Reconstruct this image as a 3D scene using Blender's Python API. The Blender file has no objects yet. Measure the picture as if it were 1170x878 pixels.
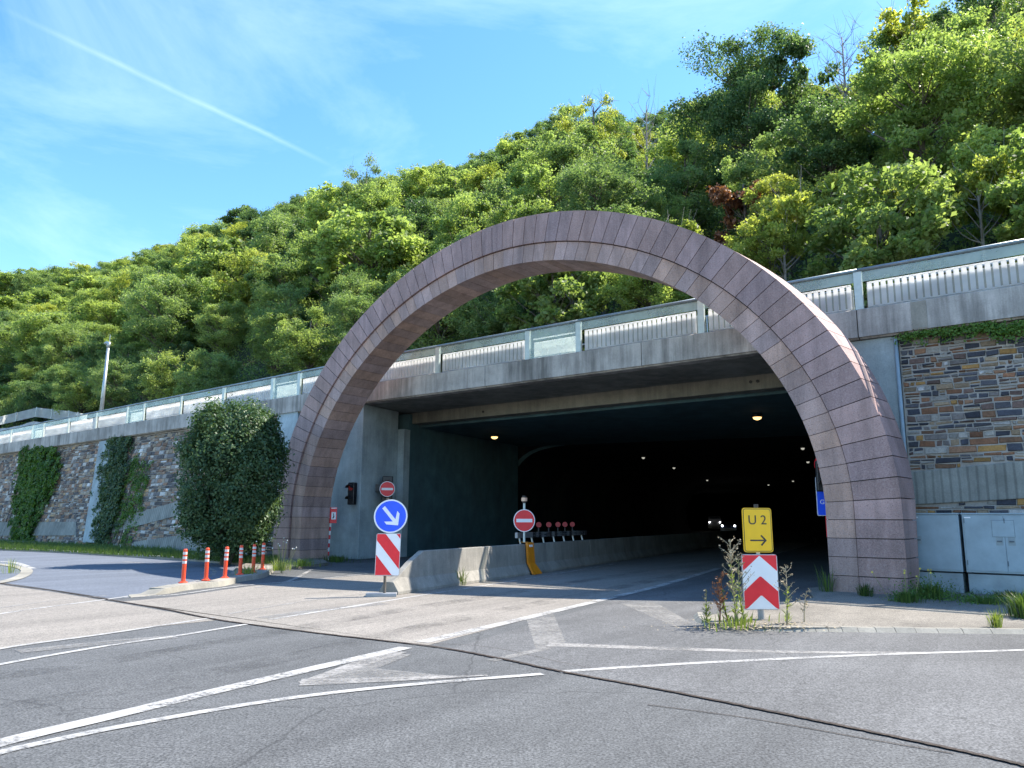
import bpy, math, random
import numpy as np
from mathutils import Vector, Matrix

random.seed(7)
rng = np.random.default_rng(7)
PI = math.pi
scene = bpy.context.scene
COL = scene.collection

# ---------------------------------------------------------------- frame of reference
# a runs along the portal wall (to the right), n runs away from the viewer, square to the wall
DX, DY = 0.7866, -0.6175
NX, NY = 0.6175, 0.7866
def W(a, n, z=0.0):
    return (a * DX + n * NX, a * DY + n * NY, z)
TX, TY = math.sin(math.radians(26)), math.cos(math.radians(26))   # direction of the carriageway into the tunnel
PX, PY = TY, -TX                                                   # square to it, to the right
def T(s, p, z=0.0):
    return (s * TX + p * PX, s * TY + p * PY, z)

# survey of the place: where a sight line from the photographer's spot meets the ground or a wall
EYE = np.array([0, 0, 1.58])
_f = 885.0; _p = math.atan(154 / 885); _r = math.radians(0.3)
F_ = np.array([0, math.cos(_p), math.sin(_p)])
U0 = np.array([0, -math.sin(_p), math.cos(_p)]); R0 = np.array([1.0, 0, 0])
R_ = R0 * math.cos(_r) + U0 * math.sin(_r); U_ = U0 * math.cos(_r) - R0 * math.sin(_r)
def sight(x, y):
    return F_ + (x - 585) / _f * R_ + (439 - y) / _f * U_
def G(x, y, z=0.0):
    d = sight(x, y); P = EYE + d * (z - EYE[2]) / d[2]
    return (float(P[0]), float(P[1]), z)
def onN(x, y, n):
    d = sight(x, y); nn = d[0] * NX + d[1] * NY
    P = EYE + d * (n / nn)
    return (float(P[0]), float(P[1]), float(P[2]))
def at_dist(x, y, dep):
    P = EYE + sight(x, y) * dep
    return (float(P[0]), float(P[1]), float(P[2]))
def aof(P): return P[0] * DX + P[1] * DY
def nof(P): return P[0] * NX + P[1] * NY
def project(P):
    d = np.array(P) - EYE; c = d @ F_
    return 585 + _f * (d @ R_) / c, 439 - _f * (d @ U_) / c, c

# ---------------------------------------------------------------- materials
MATS = {}
def new_mat(name):
    m = bpy.data.materials.new(name); m.use_nodes = True
    nt = m.node_tree; b = nt.nodes['Principled BSDF']
    MATS[name] = m
    return m, nt, b
def nd(nt, typ, **kw):
    n = nt.nodes.new(typ)
    for k, v in kw.items(): setattr(n, k, v)
    return n
def noise(nt, scale, detail=4, rough=0.55, vec=None, dim='3D', dist=0.0):
    n = nd(nt, 'ShaderNodeTexNoise'); n.inputs['Scale'].default_value = scale
    n.inputs['Detail'].default_value = detail; n.inputs['Roughness'].default_value = rough
    n.inputs['Distortion'].default_value = dist
    if vec is not None: nt.links.new(vec, n.inputs['Vector'])
    return n.outputs['Fac']
def ramp(nt, fac, stops):
    r = nd(nt, 'ShaderNodeValToRGB'); e = r.color_ramp.elements
    while len(e) < len(stops): e.new(0.5)
    for i, (p, c) in enumerate(stops):
        e[i].position = p
        e[i].color = (*c, 1) if isinstance(c, tuple) else (c, c, c, 1)
    nt.links.new(fac, r.inputs['Fac'])
    return r.outputs['Color']
def mix(nt, fac, a, b, mode='MIX'):
    m = nd(nt, 'ShaderNodeMix', data_type='RGBA', blend_type=mode)
    for s, v in ((m.inputs[0], fac), (m.inputs[6], a), (m.inputs[7], b)):
        if isinstance(v, (int, float)): s.default_value = v
        elif isinstance(v, tuple): s.default_value = (*v, 1)
        else: nt.links.new(v, s)
    return m.outputs[2]
def bump(nt, b, h, strength=0.3, dist=0.01):
    bp = nd(nt, 'ShaderNodeBump'); bp.inputs['Strength'].default_value = strength
    bp.inputs['Distance'].default_value = dist
    nt.links.new(h, bp.inputs['Height']); nt.links.new(bp.outputs['Normal'], b.inputs['Normal'])
def geo_pos(nt, sc=None):
    g = nd(nt, 'ShaderNodeNewGeometry').outputs['Position']
    if sc is None: return g
    m = nd(nt, 'ShaderNodeMapping'); m.inputs['Scale'].default_value = sc
    nt.links.new(g, m.inputs['Vector']); return m.outputs['Vector']

def mat_simple(name, col, rough=0.5, metal=0.0, var=0.12, scale=6, spec=0.5):
    m, nt, b = new_mat(name)
    f = noise(nt, scale, 5, 0.6, geo_pos(nt))
    c = mix(nt, ramp(nt, f, [(0.3, 0.0), (0.7, 1.0)]), tuple(x * (1 - var) for x in col), tuple(min(1, x * (1 + var)) for x in col))
    nt.links.new(c, b.inputs['Base Color'])
    b.inputs['Roughness'].default_value = rough; b.inputs['Metallic'].default_value = metal
    b.inputs['Specular IOR Level'].default_value = spec
    return m
def mat_asphalt(name, col, spk=0.5, patch=0.25, tint=(1, 1, 1), crack=False):
    m, nt, b = new_mat(name); g = geo_pos(nt)
    fine = noise(nt, 48, 3, 0.7, g)
    mid = noise(nt, 11, 4, 0.65, g)
    big = noise(nt, 0.35, 5, 0.6, g)
    mpr = nd(nt, 'ShaderNodeMapping'); mpr.inputs['Rotation'].default_value = (0, 0, math.radians(35)); nt.links.new(g, mpr.inputs['Vector'])
    mps = nd(nt, 'ShaderNodeMapping'); mps.inputs['Scale'].default_value = (1.5, 0.10, 1); nt.links.new(mpr.outputs[0], mps.inputs['Vector'])
    streak = noise(nt, 1.0, 5, 0.65, mps.outputs[0])
    lo = tuple(x * (1 - spk) for x in col); hi = tuple(x * (1 + spk * 1.4) for x in col)
    c = mix(nt, ramp(nt, fine, [(0.36, 0.0), (0.64, 1.0)]), lo, hi)
    c = mix(nt, 1.0, c, ramp(nt, mid, [(0.3, 0.8), (0.7, 1.16)]), 'MULTIPLY')
    c = mix(nt, 1.0, c, ramp(nt, big, [(0.3, 1 - patch), (0.7, 1 + patch * .5)]), 'MULTIPLY')
    c = mix(nt, 1.0, c, ramp(nt, streak, [(0.3, 0.80), (0.7, 1.12)]), 'MULTIPLY')
    v = nd(nt, 'ShaderNodeTexVoronoi', feature='F1'); v.inputs['Scale'].default_value = 30
    nt.links.new(g, v.inputs['Vector'])
    c = mix(nt, ramp(nt, v.outputs['Distance'], [(0.06, 0.55), (0.16, 0.0)]), c, tuple(min(1, x * 2.6) for x in col))
    if crack:
        vc = nd(nt, 'ShaderNodeTexVoronoi', feature='DISTANCE_TO_EDGE'); vc.inputs['Scale'].default_value = 0.22
        wv = noise(nt, 1.2, 4, 0.6, g)
        mp = nd(nt, 'ShaderNodeVectorMath', operation='ADD'); nt.links.new(g, mp.inputs[0]); nt.links.new(wv, mp.inputs[1])
        nt.links.new(mp.outputs[0], vc.inputs['Vector'])
        c = mix(nt, ramp(nt, vc.outputs['Distance'], [(0.0, 0.55), (0.004, 0.0)]), c, tuple(x * 0.3 for x in col))
    nt.links.new(c, b.inputs['Base Color']); b.inputs['Roughness'].default_value = 0.85
    b.inputs['Specular IOR Level'].default_value = 0.3
    bump(nt, b, fine, 0.5, 0.006)
    return m
def mat_paint(name, col, under, wear=0.42, soft=0.12):
    m, nt, b = new_mat(name); g = geo_pos(nt)
    f = noise(nt, 16, 9, 0.8, g); f2 = noise(nt, 1.3, 4, 0.6, g)
    fm = mix(nt, 0.42, f, f2)
    k = ramp(nt, fm, [(wear - soft, 0.0), (wear + soft, 1.0)])
    fine = noise(nt, 55, 3, 0.7, g); dirt = noise(nt, 3, 5, 0.7, g)
    c = mix(nt, 1.0, col, ramp(nt, fine, [(0.3, 0.8), (0.7, 1.05)]), 'MULTIPLY')
    c = mix(nt, 1.0, c, ramp(nt, dirt, [(0.3, 0.72), (0.65, 1.05)]), 'MULTIPLY')
    nt.links.new(c, b.inputs['Base Color']); b.inputs['Roughness'].default_value = 0.7
    t = nd(nt, 'ShaderNodeBsdfTransparent'); ms = nd(nt, 'ShaderNodeMixShader')
    nt.links.new(k, ms.inputs[0]); nt.links.new(t.outputs[0], ms.inputs[1]); nt.links.new(b.outputs[0], ms.inputs[2])
    nt.links.new(ms.outputs[0], nt.nodes['Material Output'].inputs['Surface'])
    return m
def mat_concrete(name, col, stain=0.5, streak=True, rough=0.85, board=False, dark=(0.05, 0.05, 0.045)):
    m, nt, b = new_mat(name); g = geo_pos(nt)
    f = noise(nt, 1.3, 7, 0.62, g); fi = noise(nt, 30, 4, 0.6, g)
    c = mix(nt, ramp(nt, f, [(0.3, 0.0), (0.7, 1.0)]), tuple(x * 0.72 for x in col), tuple(x * 1.15 for x in col))
    c = mix(nt, 1.0, c, ramp(nt, fi, [(0.3, 0.86), (0.7, 1.08)]), 'MULTIPLY')
    if streak:
        s = noise(nt, 1.0, 6, 0.7, geo_pos(nt, (3.2, 3.2, 0.22)))
        s2 = noise(nt, 1.0, 4, 0.6, geo_pos(nt, (0.5, 0.5, 0.3)))
        mm = mix(nt, 0.5, s, s2)
        c = mix(nt, ramp(nt, mm, [(0.44, 0.0), (0.62, stain)]), c, dark)
    if board:
        w = nd(nt, 'ShaderNodeTexWave', wave_type='BANDS', bands_direction='X'); w.inputs['Scale'].default_value = 2.2
        w.inputs['Distortion'].default_value = 0.6
        nt.links.new(g, w.inputs['Vector'])
        c = mix(nt, 1.0, c, ramp(nt, w.outputs['Fac'], [(0.05, 0.7), (0.3, 1.0)]), 'MULTIPLY')
    nt.links.new(c, b.inputs['Base Color']); b.inputs['Roughness'].default_value = rough
    b.inputs['Specular IOR Level'].default_value = 0.25
    bump(nt, b, fi, 0.3, 0.006)
    return m
def mat_attr(name, rough=0.85, sp=34, lo=0.8, hi=1.15, big=2.0, spec=0.3, bumpy=0.4):
    """colour comes from the per-stone attribute, broken up by grain"""
    m, nt, b = new_mat(name); g = geo_pos(nt)
    a = nd(nt, 'ShaderNodeAttribute', attribute_name='tone').outputs['Color']
    f = noise(nt, sp, 4, 0.7, g); f2 = noise(nt, big, 5, 0.6, g)
    c = mix(nt, 1.0, a, ramp(nt, f, [(0.3, lo), (0.7, hi)]), 'MULTIPLY')
    c = mix(nt, 1.0, c, ramp(nt, f2, [(0.3, 0.8), (0.7, 1.12)]), 'MULTIPLY')
    nt.links.new(c, b.inputs['Base Color']); b.inputs['Roughness'].default_value = rough
    b.inputs['Specular IOR Level'].default_value = spec
    bump(nt, b, f, bumpy, 0.012)
    return m, nt, b, c
def mat_leaf(name, dark, light, trans=0.4, hue_var=0.04, warm=(0.26, 0.26, 0.05)):
    m, nt, b = new_mat(name)
    oi = nd(nt, 'ShaderNodeObjectInfo').outputs['Random']
    a = nd(nt, 'ShaderNodeAttribute', attribute_name='tone').outputs['Color']
    g = geo_pos(nt); f = noise(nt, 0.55, 3, 0.5, g)
    k = mix(nt, 0.45, a, f)
    c = mix(nt, ramp(nt, k, [(0.25, 0.0), (0.75, 1.0)]), dark, light)
    c = mix(nt, ramp(nt, oi, [(0.0, 0.0), (0.55, 0.08), (1.0, 0.42)]), c, warm)
    hsv = nd(nt, 'ShaderNodeHueSaturation')
    mr = nd(nt, 'ShaderNodeMapRange'); nt.links.new(oi, mr.inputs['Value'])
    mr.inputs['To Min'].default_value = 0.8; mr.inputs['To Max'].default_value = 1.25
    nt.links.new(mr.outputs[0], hsv.inputs['Value']); nt.links.new(c, hsv.inputs['Color'])
    c = hsv.outputs['Color']
    nt.links.new(c, b.inputs['Base Color']); b.inputs['Roughness'].default_value = 0.5
    b.inputs['Specular IOR Level'].default_value = 0.38
    t = nd(nt, 'ShaderNodeBsdfTranslucent')
    cm = mix(nt, 1.0, c, (1.35, 1.4, 0.75), 'MULTIPLY'); nt.links.new(cm, t.inputs['Color'])
    ms = nd(nt, 'ShaderNodeMixShader'); ms.inputs[0].default_value = trans
    nt.links.new(b.outputs[0], ms.inputs[1]); nt.links.new(t.outputs[0], ms.inputs[2])
    nt.links.new(ms.outputs[0], nt.nodes['Material Output'].inputs['Surface'])
    return m
def mat_emit(name, col, s):
    m, nt, b = new_mat(name)
    b.inputs['Base Color'].default_value = (*col, 1)
    b.inputs['Emission Color'].default_value = (*col, 1); b.inputs['Emission Strength'].default_value = s
    return m
def mat_glass(name, tint, alpha=0.22, rough=0.08):
    m, nt, b = new_mat(name)
    tr = nd(nt, 'ShaderNodeBsdfTransparent'); tr.inputs['Color'].default_value = (*tint, 1)
    b.inputs['Base Color'].default_value = (0.55, 0.64, 0.6, 1); b.inputs['Roughness'].default_value = rough
    f = noise(nt, 1.4, 5, 0.6, geo_pos(nt))
    ms = nd(nt, 'ShaderNodeMixShader')
    nt.links.new(ramp(nt, f, [(0.2, alpha * 0.6), (0.8, alpha * 1.5)]), ms.inputs[0])
    nt.links.new(tr.outputs[0], ms.inputs[1]); nt.links.new(b.outputs[0], ms.inputs[2])
    nt.links.new(ms.outputs[0], nt.nodes['Material Output'].inputs['Surface'])
    return m
def mat_frost(name, col, t=0.65):
    m, nt, b = new_mat(name)
    f = noise(nt, 0.9, 5, 0.6, geo_pos(nt, (1, 1, 3)))
    c = mix(nt, ramp(nt, f, [(0.3, 0.0), (0.7, 1.0)]), tuple(x * 0.8 for x in col), col)
    nt.links.new(c, b.inputs['Base Color']); b.inputs['Roughness'].default_value = 0.4
    tr = nd(nt, 'ShaderNodeBsdfTranslucent'); nt.links.new(c, tr.inputs['Color'])
    ms = nd(nt, 'ShaderNodeMixShader'); ms.inputs[0].default_value = t
    nt.links.new(b.outputs[0], ms.inputs[1]); nt.links.new(tr.outputs[0], ms.inputs[2])
    nt.links.new(ms.outputs[0], nt.nodes['Material Output'].inputs['Surface'])
    return m

M_road = mat_asphalt('asphalt_dark', (0.094, 0.096, 0.095), 0.52, 0.22, crack=True)
M_beige = mat_asphalt('asphalt_beige', (0.228, 0.208, 0.180), 0.34, 0.14)
M_grey = mat_asphalt('asphalt_pale', (0.114, 0.114, 0.112), 0.48, 0.25, crack=True)
M_blue = mat_asphalt('asphalt_bluegrey', (0.125, 0.14, 0.165), 0.25, 0.12)
M_pave = mat_asphalt('pavement_slabs', (0.20, 0.182, 0.152), 0.45, 0.45)
M_ground = mat_asphalt('ground_soil', (0.16, 0.15, 0.10), 0.4, 0.3)
M_line = mat_paint('line_paint', (0.44, 0.43, 0.405), None, 0.45, 0.07)
M_worn = mat_paint('line_paint_worn', (0.35, 0.335, 0.31), None, 0.475, 0.10)
M_ghost = mat_paint('line_paint_ghost', (0.28, 0.27, 0.25), None, 0.49, 0.12)
M_kerb = mat_concrete('kerb_concrete', (0.33, 0.31, 0.26), 0.35)
M_joint = mat_asphalt('joint_tar', (0.05, 0.038, 0.03), 0.6, 0.5)
M_conc = mat_concrete('concrete_fascia', (0.50, 0.465, 0.42), 0.72)
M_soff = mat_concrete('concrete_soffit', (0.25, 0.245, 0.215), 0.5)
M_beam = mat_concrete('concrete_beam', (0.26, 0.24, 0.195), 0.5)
M_abut = mat_concrete('concrete_abutment', (0.40, 0.465, 0.47), 0.25)
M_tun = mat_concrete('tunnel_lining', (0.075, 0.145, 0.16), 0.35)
M_tdark = mat_concrete('tunnel_lining_shaded', (0.012, 0.014, 0.018), 0.5)  # bore's darkness put into the colour: albedo lowered to near black
M_band = mat_concrete('concrete_band', (0.33, 0.33, 0.29), 0.4, board=True)
M_barr = mat_concrete('barrier_concrete', (0.33, 0.31, 0.27), 0.4)
M_mortar = mat_concrete('mortar', (0.46, 0.43, 0.39), 0.3)
M_stone, *_ = mat_attr('rubble_stone', 0.85, 22, 0.7, 1.25, 5)
M_gran, nt, b, c = mat_attr('granite_cladding', 0.6, 60, 0.72, 1.3, 1.3, 0.35, 0.12)
sp = noise(nt, 26, 3, 0.8, geo_pos(nt))
c2 = mix(nt, ramp(nt, sp, [(0.5, 0.0), (0.66, 0.55)]), c, (0.45, 0.34, 0.32))
sp2 = noise(nt, 33, 2, 0.8, geo_pos(nt))
c2 = mix(nt, ramp(nt, sp2, [(0.30, 0.6), (0.42, 0.0)]), c2, (0.07, 0.05, 0.06))
stv = noise(nt, 1.0, 6, 0.7, geo_pos(nt, (2.6, 2.6, 0.35)))
c2 = mix(nt, 1.0, c2, ramp(nt, stv, [(0.36, 0.72), (0.58, 1.05)]), 'MULTIPLY')
nt.links.new(c2, b.inputs['Base Color'])
M_gap = mat_simple('joint_dark', (0.03, 0.022, 0.022), 0.9)
M_steel = mat_simple('galvanised_steel', (0.42, 0.46, 0.46), 0.42, 0.7, 0.12)
M_pale = mat_simple('pale_green_metal', (0.50, 0.56, 0.52), 0.45, 0.2, 0.1)
M_topr = mat_simple('top_rail_metal', (0.22, 0.27, 0.29), 0.4, 0.5, 0.12)
M_white = mat_simple('white_paint', (0.8, 0.8, 0.78), 0.4, 0, 0.05)
M_signw = mat_simple('sign_white', (0.86, 0.85, 0.84), 0.35, 0, 0.03)
M_red = mat_simple('sign_red', (0.84, 0.015, 0.03), 0.35, 0, 0.08)
M_blue_s = mat_simple('sign_blue', (0.012, 0.10, 0.86), 0.3, 0, 0.06)
M_yel = mat_simple('sign_yellow', (0.95, 0.53, 0.004), 0.35, 0, 0.04)
M_blk = mat_simple('black_paint', (0.018, 0.018, 0.02), 0.4)
M_back = mat_simple('sign_back_grey', (0.32, 0.33, 0.34), 0.5, 0.4)
M_orange = mat_simple('orange_plastic', (0.75, 0.24, 0.01), 0.45, 0, 0.12)
M_bol = mat_simple('bollard_orange', (0.78, 0.07, 0.02), 0.42, 0, 0.08)
M_refl = mat_simple('reflective_band', (0.6, 0.56, 0.54), 0.3, 0, 0.04)
M_rub = mat_simple('rubber_black', (0.02, 0.02, 0.02), 0.8)
M_cab = mat_simple('cabinet_bluegrey', (0.30, 0.38, 0.42), 0.5, 0.1, 0.14, 2.5)
M_cabl = mat_simple('cabinet_line', (0.10, 0.13, 0.15), 0.6)
M_cabb = mat_simple('cabinet_plinth', (0.30, 0.35, 0.36), 0.7, 0, 0.2, 3)
M_bark = mat_simple('bark', (0.12, 0.10, 0.08), 0.9, 0, 0.35, 5)
M_dead = mat_simple('dead_bark', (0.26, 0.24, 0.22), 0.9, 0, 0.25, 5)
M_stem = mat_simple('dry_stem', (0.20, 0.20, 0.08), 0.8, 0, 0.3, 8)
M_dry = mat_simple('dry_seed_heads', (0.34, 0.28, 0.18), 0.9, 0, 0.3, 8)
M_petw = mat_simple('white_petal', (0.75, 0.74, 0.68), 0.8)
M_pety = mat_simple('yellow_petal', (0.75, 0.62, 0.12), 0.8)
M_glass = mat_glass('pane_glass', (0.92, 0.96, 0.94), 0.34)
M_frost = mat_frost('frosted_pane', (0.93, 0.95, 0.94), 0.8)
M_bars = mat_frost('white_balusters', (0.95, 0.95, 0.94), 0.72)
M_frostd = mat_frost('frosted_pane_dim', (0.40, 0.44, 0.44), 0.55)
M_lampw = mat_emit('lamp_warm', (1.0, 0.6, 0.22), 1.0)
M_lampc = mat_emit('lamp_cool', (0.9, 0.88, 0.75), 0.18)
M_head = mat_emit('headlight_glow', (0.95, 0.97, 1.0), 4.0)
M_redlit = mat_emit('red_lens', (0.30, 0.02, 0.02), 0.015)
M_ambl = mat_simple('amber_lens', (0.75, 0.45, 0.3), 0.2)
M_car = mat_simple('car_paint_dark', (0.03, 0.04, 0.07), 0.25, 0.4)
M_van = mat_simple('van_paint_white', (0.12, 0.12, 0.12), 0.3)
M_cargl = mat_simple('windscreen', (0.02, 0.025, 0.03), 0.08)
M_leafA = mat_leaf('leaf_bright', (0.17, 0.25, 0.08), (0.35, 0.44, 0.16), 0.6)
M_leafB = mat_leaf('leaf_mid', (0.115, 0.195, 0.08), (0.28, 0.37, 0.16), 0.58)
M_leafC = mat_leaf('leaf_dark', (0.06, 0.125, 0.055), (0.18, 0.27, 0.11), 0.5, warm=(0.07, 0.1, 0.03))
M_leafY = mat_leaf('leaf_yellowish', (0.20, 0.26, 0.06), (0.42, 0.45, 0.12), 0.6)
M_leafR = mat_leaf('leaf_reddish', (0.10, 0.035, 0.02), (0.24, 0.10, 0.05), 0.35, warm=(0.2, 0.1, 0.05))
M_bush = mat_leaf('leaf_bush', (0.03, 0.07, 0.032), (0.13, 0.19, 0.08), 0.32, warm=(0.04, 0.08, 0.03))
M_ivy = mat_leaf('leaf_ivy', (0.05, 0.12, 0.02), (0.16, 0.27, 0.05), 0.4, warm=(0.06, 0.12, 0.02))
M_grass = mat_leaf('grass_blades', (0.03, 0.07, 0.015), (0.10, 0.16, 0.03), 0.35, warm=(0.10, 0.15, 0.03))
M_weed = mat_leaf('weed_leaf', (0.10, 0.16, 0.03), (0.30, 0.36, 0.08), 0.4, warm=(0.3, 0.32, 0.09))
m, nt, b = new_mat('hill_soil')
f = noise(nt, 0.5, 6, 0.6, geo_pos(nt))
nt.links.new(ramp(nt, f, [(0.3, (0.02, 0.035, 0.012)), (0.7, (0.05, 0.06, 0.025))]), b.inputs['Base Color'])
b.inputs['Roughness'].default_value = 1.0
M_hill = m

# ---------------------------------------------------------------- mesh helpers
class MB:
    def __init__(s): s.v = []; s.f = []; s.m = []; s.t = []; s.tone = None
    def add(s, vs, fs, mi=0, tone=None):
        o = len(s.v); s.v += [tuple(map(float, q)) for q in vs]
        s.f += [tuple(i + o for i in q) for q in fs]; s.m += [mi] * len(fs)
        s.t += [tone if tone else (0.5, 0.5, 0.5)] * len(vs)
        return s
    def hexa(s, b, t, mi=0, tone=None):
        """b, t: four bottom and four top corners, same order"""
        return s.add(list(b) + list(t), [(3, 2, 1, 0), (4, 5, 6, 7), (0, 1, 5, 4), (1, 2, 6, 5), (2, 3, 7, 6), (3, 0, 4, 7)], mi, tone)
    def box(s, c, size, yaw=0.0, mi=0, tone=None):
        """c = centre of the bottom face; yaw turns +x towards +y"""
        hx, hy = size[0] / 2, size[1] / 2; co, si = math.cos(yaw), math.sin(yaw)
        q = [(-hx, -hy), (hx, -hy), (hx, hy), (-hx, hy)]
        B = [(c[0] + x * co - y * si, c[1] + x * si + y * co, c[2]) for x, y in q]
        return s.hexa(B, [(x, y, z + size[2]) for x, y, z in B], mi, tone)
    def wbox(s, a0, a1, n0, n1, z0, z1, mi=0, tone=None):
        q = [(a0, n0), (a1, n0), (a1, n1), (a0, n1)]
        return s.hexa([W(a, n, z0) for a, n in q], [W(a, n, z1) for a, n in q], mi, tone)
    def sheet(s, pts, mi=0):
        return s.add(pts, [tuple(range(len(pts)))], mi)
    def prism(s, pts, z0, z1, mi=0):
        n = len(pts)
        vs = [(p[0], p[1], z0) for p in pts] + [(p[0], p[1], z1) for p in pts]
        A = sum(pts[i][0] * pts[(i + 1) % n][1] - pts[(i + 1) % n][0] * pts[i][1] for i in range(n))
        fs = [tuple(range(n - 1, -1, -1)), tuple(range(n, 2 * n))] + [(i, (i + 1) % n, n + (i + 1) % n, n + i) for i in range(n)]
        if A < 0: fs = [tuple(reversed(q)) for q in fs]
        return s.add(vs, fs, mi)
    def tube(s, path, r, k=8, mi=0, cap=True, tone=None):
        P = [Vector(p) for p in path]; n = len(P)
        rr = r if isinstance(r, (list, tuple)) else [r] * n
        vs = []; up = None
        for i in range(n):
            d = (P[min(i + 1, n - 1)] - P[max(i - 1, 0)]).normalized()
            if up is None: up = d.orthogonal().normalized()
            up = (up - d * up.dot(d)).normalized(); w = d.cross(up)
            for j in range(k):
                t = 2 * PI * j / k
                vs.append(P[i] + (up * math.cos(t) + w * math.sin(t)) * rr[i])
        fs = []
        for i in range(n - 1):
            for j in range(k):
                a, c = i * k + j, i * k + (j + 1) % k
                fs.append((a, c, c + k, a + k))
        if cap: fs += [tuple(range(k - 1, -1, -1)), tuple((n - 1) * k + j for j in range(k))]
        return s.add(vs, fs, mi, tone)
    def plate(s, org, ux, uz, poly, d0, d1, mi=0):
        """flat outline poly (x, z) in the plane ux, uz; extruded along the plane's normal from d0 to d1 (towards the viewer = positive)"""
        ux = Vector(ux); uz = Vector(uz); un = ux.cross(uz)
        n = len(poly); o = Vector(org)
        A = sum(poly[i][0] * poly[(i + 1) % n][1] - poly[(i + 1) % n][0] * poly[i][1] for i in range(n))
        if A < 0: poly = poly[::-1]
        vs = [o + ux * x + uz * z + un * d for d in (d0, d1) for x, z in poly]
        fs = [tuple(range(n - 1, -1, -1)), tuple(range(n, 2 * n))] + [(i, (i + 1) % n, n + (i + 1) % n, n + i) for i in range(n)]
        return s.add(vs, fs, mi)
    def build(s, name, mats, parent=None, origin=None, smooth=False, kind=None, bevel=0):
        if not isinstance(mats, (list, tuple)): mats = [mats]
        me = bpy.data.meshes.new(name)
        if origin is None: origin = parent['_o'] if parent is not None else (0, 0, 0)
        v = np.array(s.v, dtype=float) - np.array(origin)
        me.from_pydata(v.tolist(), [], s.f); 
        for m in mats: me.materials.append(m)
        me.polygons.foreach_set('material_index', s.m)
        if smooth: me.polygons.foreach_set('use_smooth', [True] * len(s.f))
        at = me.attributes.new('tone', 'FLOAT_COLOR', 'POINT')
        at.data.foreach_set('color', np.hstack([np.array(s.t, dtype=float), np.ones((len(s.v), 1))]).ravel())
        me.update()
        o = bpy.data.objects.new(name, me); COL.objects.link(o)
        if parent is not None: o.parent = parent
        else: o.location = origin
        o['_o'] = tuple(float(q) for q in origin)
        if kind: o['kind'] = kind
        if bevel:
            bv = o.modifiers.new('soft_edges', 'BEVEL'); bv.width = bevel; bv.segments = 2; bv.limit_method = 'ANGLE'
        return o
def tag(o, label, cat, group=None, kind=None):
    if label: o['label'] = label
    if cat: o['category'] = cat
    if group: o['group'] = group
    if kind: o['kind'] = kind
    return o
def empty(name, loc, label=None, cat=None, group=None):
    o = bpy.data.objects.new(name, None); COL.objects.link(o); o.location = loc
    o.empty_display_size = 0.3; o['_o'] = tuple(float(q) for q in loc)
    return tag(o, label, cat, group)
def copy_tree(o, parent=None):
    c = o.copy(); COL.objects.link(c); c.parent = parent
    for ch in [x for x in o.children]: copy_tree(ch, c)
    return c
def circle(cx, cz, r, n=28, a0=0, a1=2 * PI):
    full = abs(a1 - a0 - 2 * PI) < 1e-6
    k = n if full else n + 1
    return [(cx + r * math.cos(a0 + (a1 - a0) * i / n), cz + r * math.sin(a0 + (a1 - a0) * i / n)) for i in range(k)]
def rrect(x0, z0, x1, z1, r, n=4):
    o = []
    for cx, cz, t in ((x1 - r, z0 + r, -PI / 2), (x1 - r, z1 - r, 0), (x0 + r, z1 - r, PI / 2), (x0 + r, z0 + r, PI)):
        o += [(cx + r * math.cos(t + PI / 2 * i / n), cz + r * math.sin(t + PI / 2 * i / n)) for i in range(n + 1)]
    return o
def text_plate(txt, size, org, ux, uz, d, thick, mat, name, parent, x, z):
    """lettering as real raised geometry on the sign plane"""
    cu = bpy.data.curves.new('tmp', 'FONT'); cu.body = txt; cu.size = size; cu.align_x = 'CENTER'; cu.align_y = 'CENTER'; cu.extrude = thick; cu.offset = 0.0
    ob = bpy.data.objects.new('tmp', cu); COL.objects.link(ob)
    dg = bpy.context.evaluated_depsgraph_get(); dg.update()
    me = bpy.data.meshes.new_from_object(ob.evaluated_get(dg))
    bpy.data.objects.remove(ob); bpy.data.curves.remove(cu)
    ux = Vector(ux); uz = Vector(uz); un = ux.cross(uz); pr = Vector(parent['_o'])
    for v in me.vertices:
        c = v.co.copy(); v.co = Vector(org) + ux * (x + c.x) + uz * (z + c.y) + un * (d + c.z) - pr
    me.name = name; me.materials.clear(); me.materials.append(mat)
    o = bpy.data.objects.new(name, me); COL.objects.link(o); o.parent = parent
    o['_o'] = parent['_o']
    return o
def ribbon(pts, w, z, mb, mi=0):
    """painted line of width w (number or list) along ground points"""
    P = [Vector((p[0], p[1], 0)) for p in pts]; n = len(P); ws = w if isinstance(w, list) else [w] * n
    L = []
    for i in range(n):
        d = (P[min(i + 1, n - 1)] - P[max(i - 1, 0)]).normalized(); q = Vector((-d.y, d.x, 0))
        L.append((P[i] + q * ws[i] / 2, P[i] - q * ws[i] / 2))
    vs = [(x.x, x.y, z) for pr in L for x in pr]
    fs = [(2 * i + 1, 2 * i + 3, 2 * i + 2, 2 * i) for i in range(n - 1)]
    mb.add(vs, fs, mi)
def smooth_path(pts, k=6):
    out = []; n = len(pts)
    for i in range(n - 1):
        p0 = np.array(pts[max(i - 1, 0)]); p1 = np.array(pts[i]); p2 = np.array(pts[i + 1]); p3 = np.array(pts[min(i + 2, n - 1)])
        for j in range(k):
            t = j / k
            out.append(tuple(0.5 * ((2 * p1) + (-p0 + p2) * t + (2 * p0 - 5 * p1 + 4 * p2 - p3) * t * t + (-p0 + 3 * p1 - 3 * p2 + p3) * t ** 3)))
    out.append(tuple(pts[-1])); return out

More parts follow.
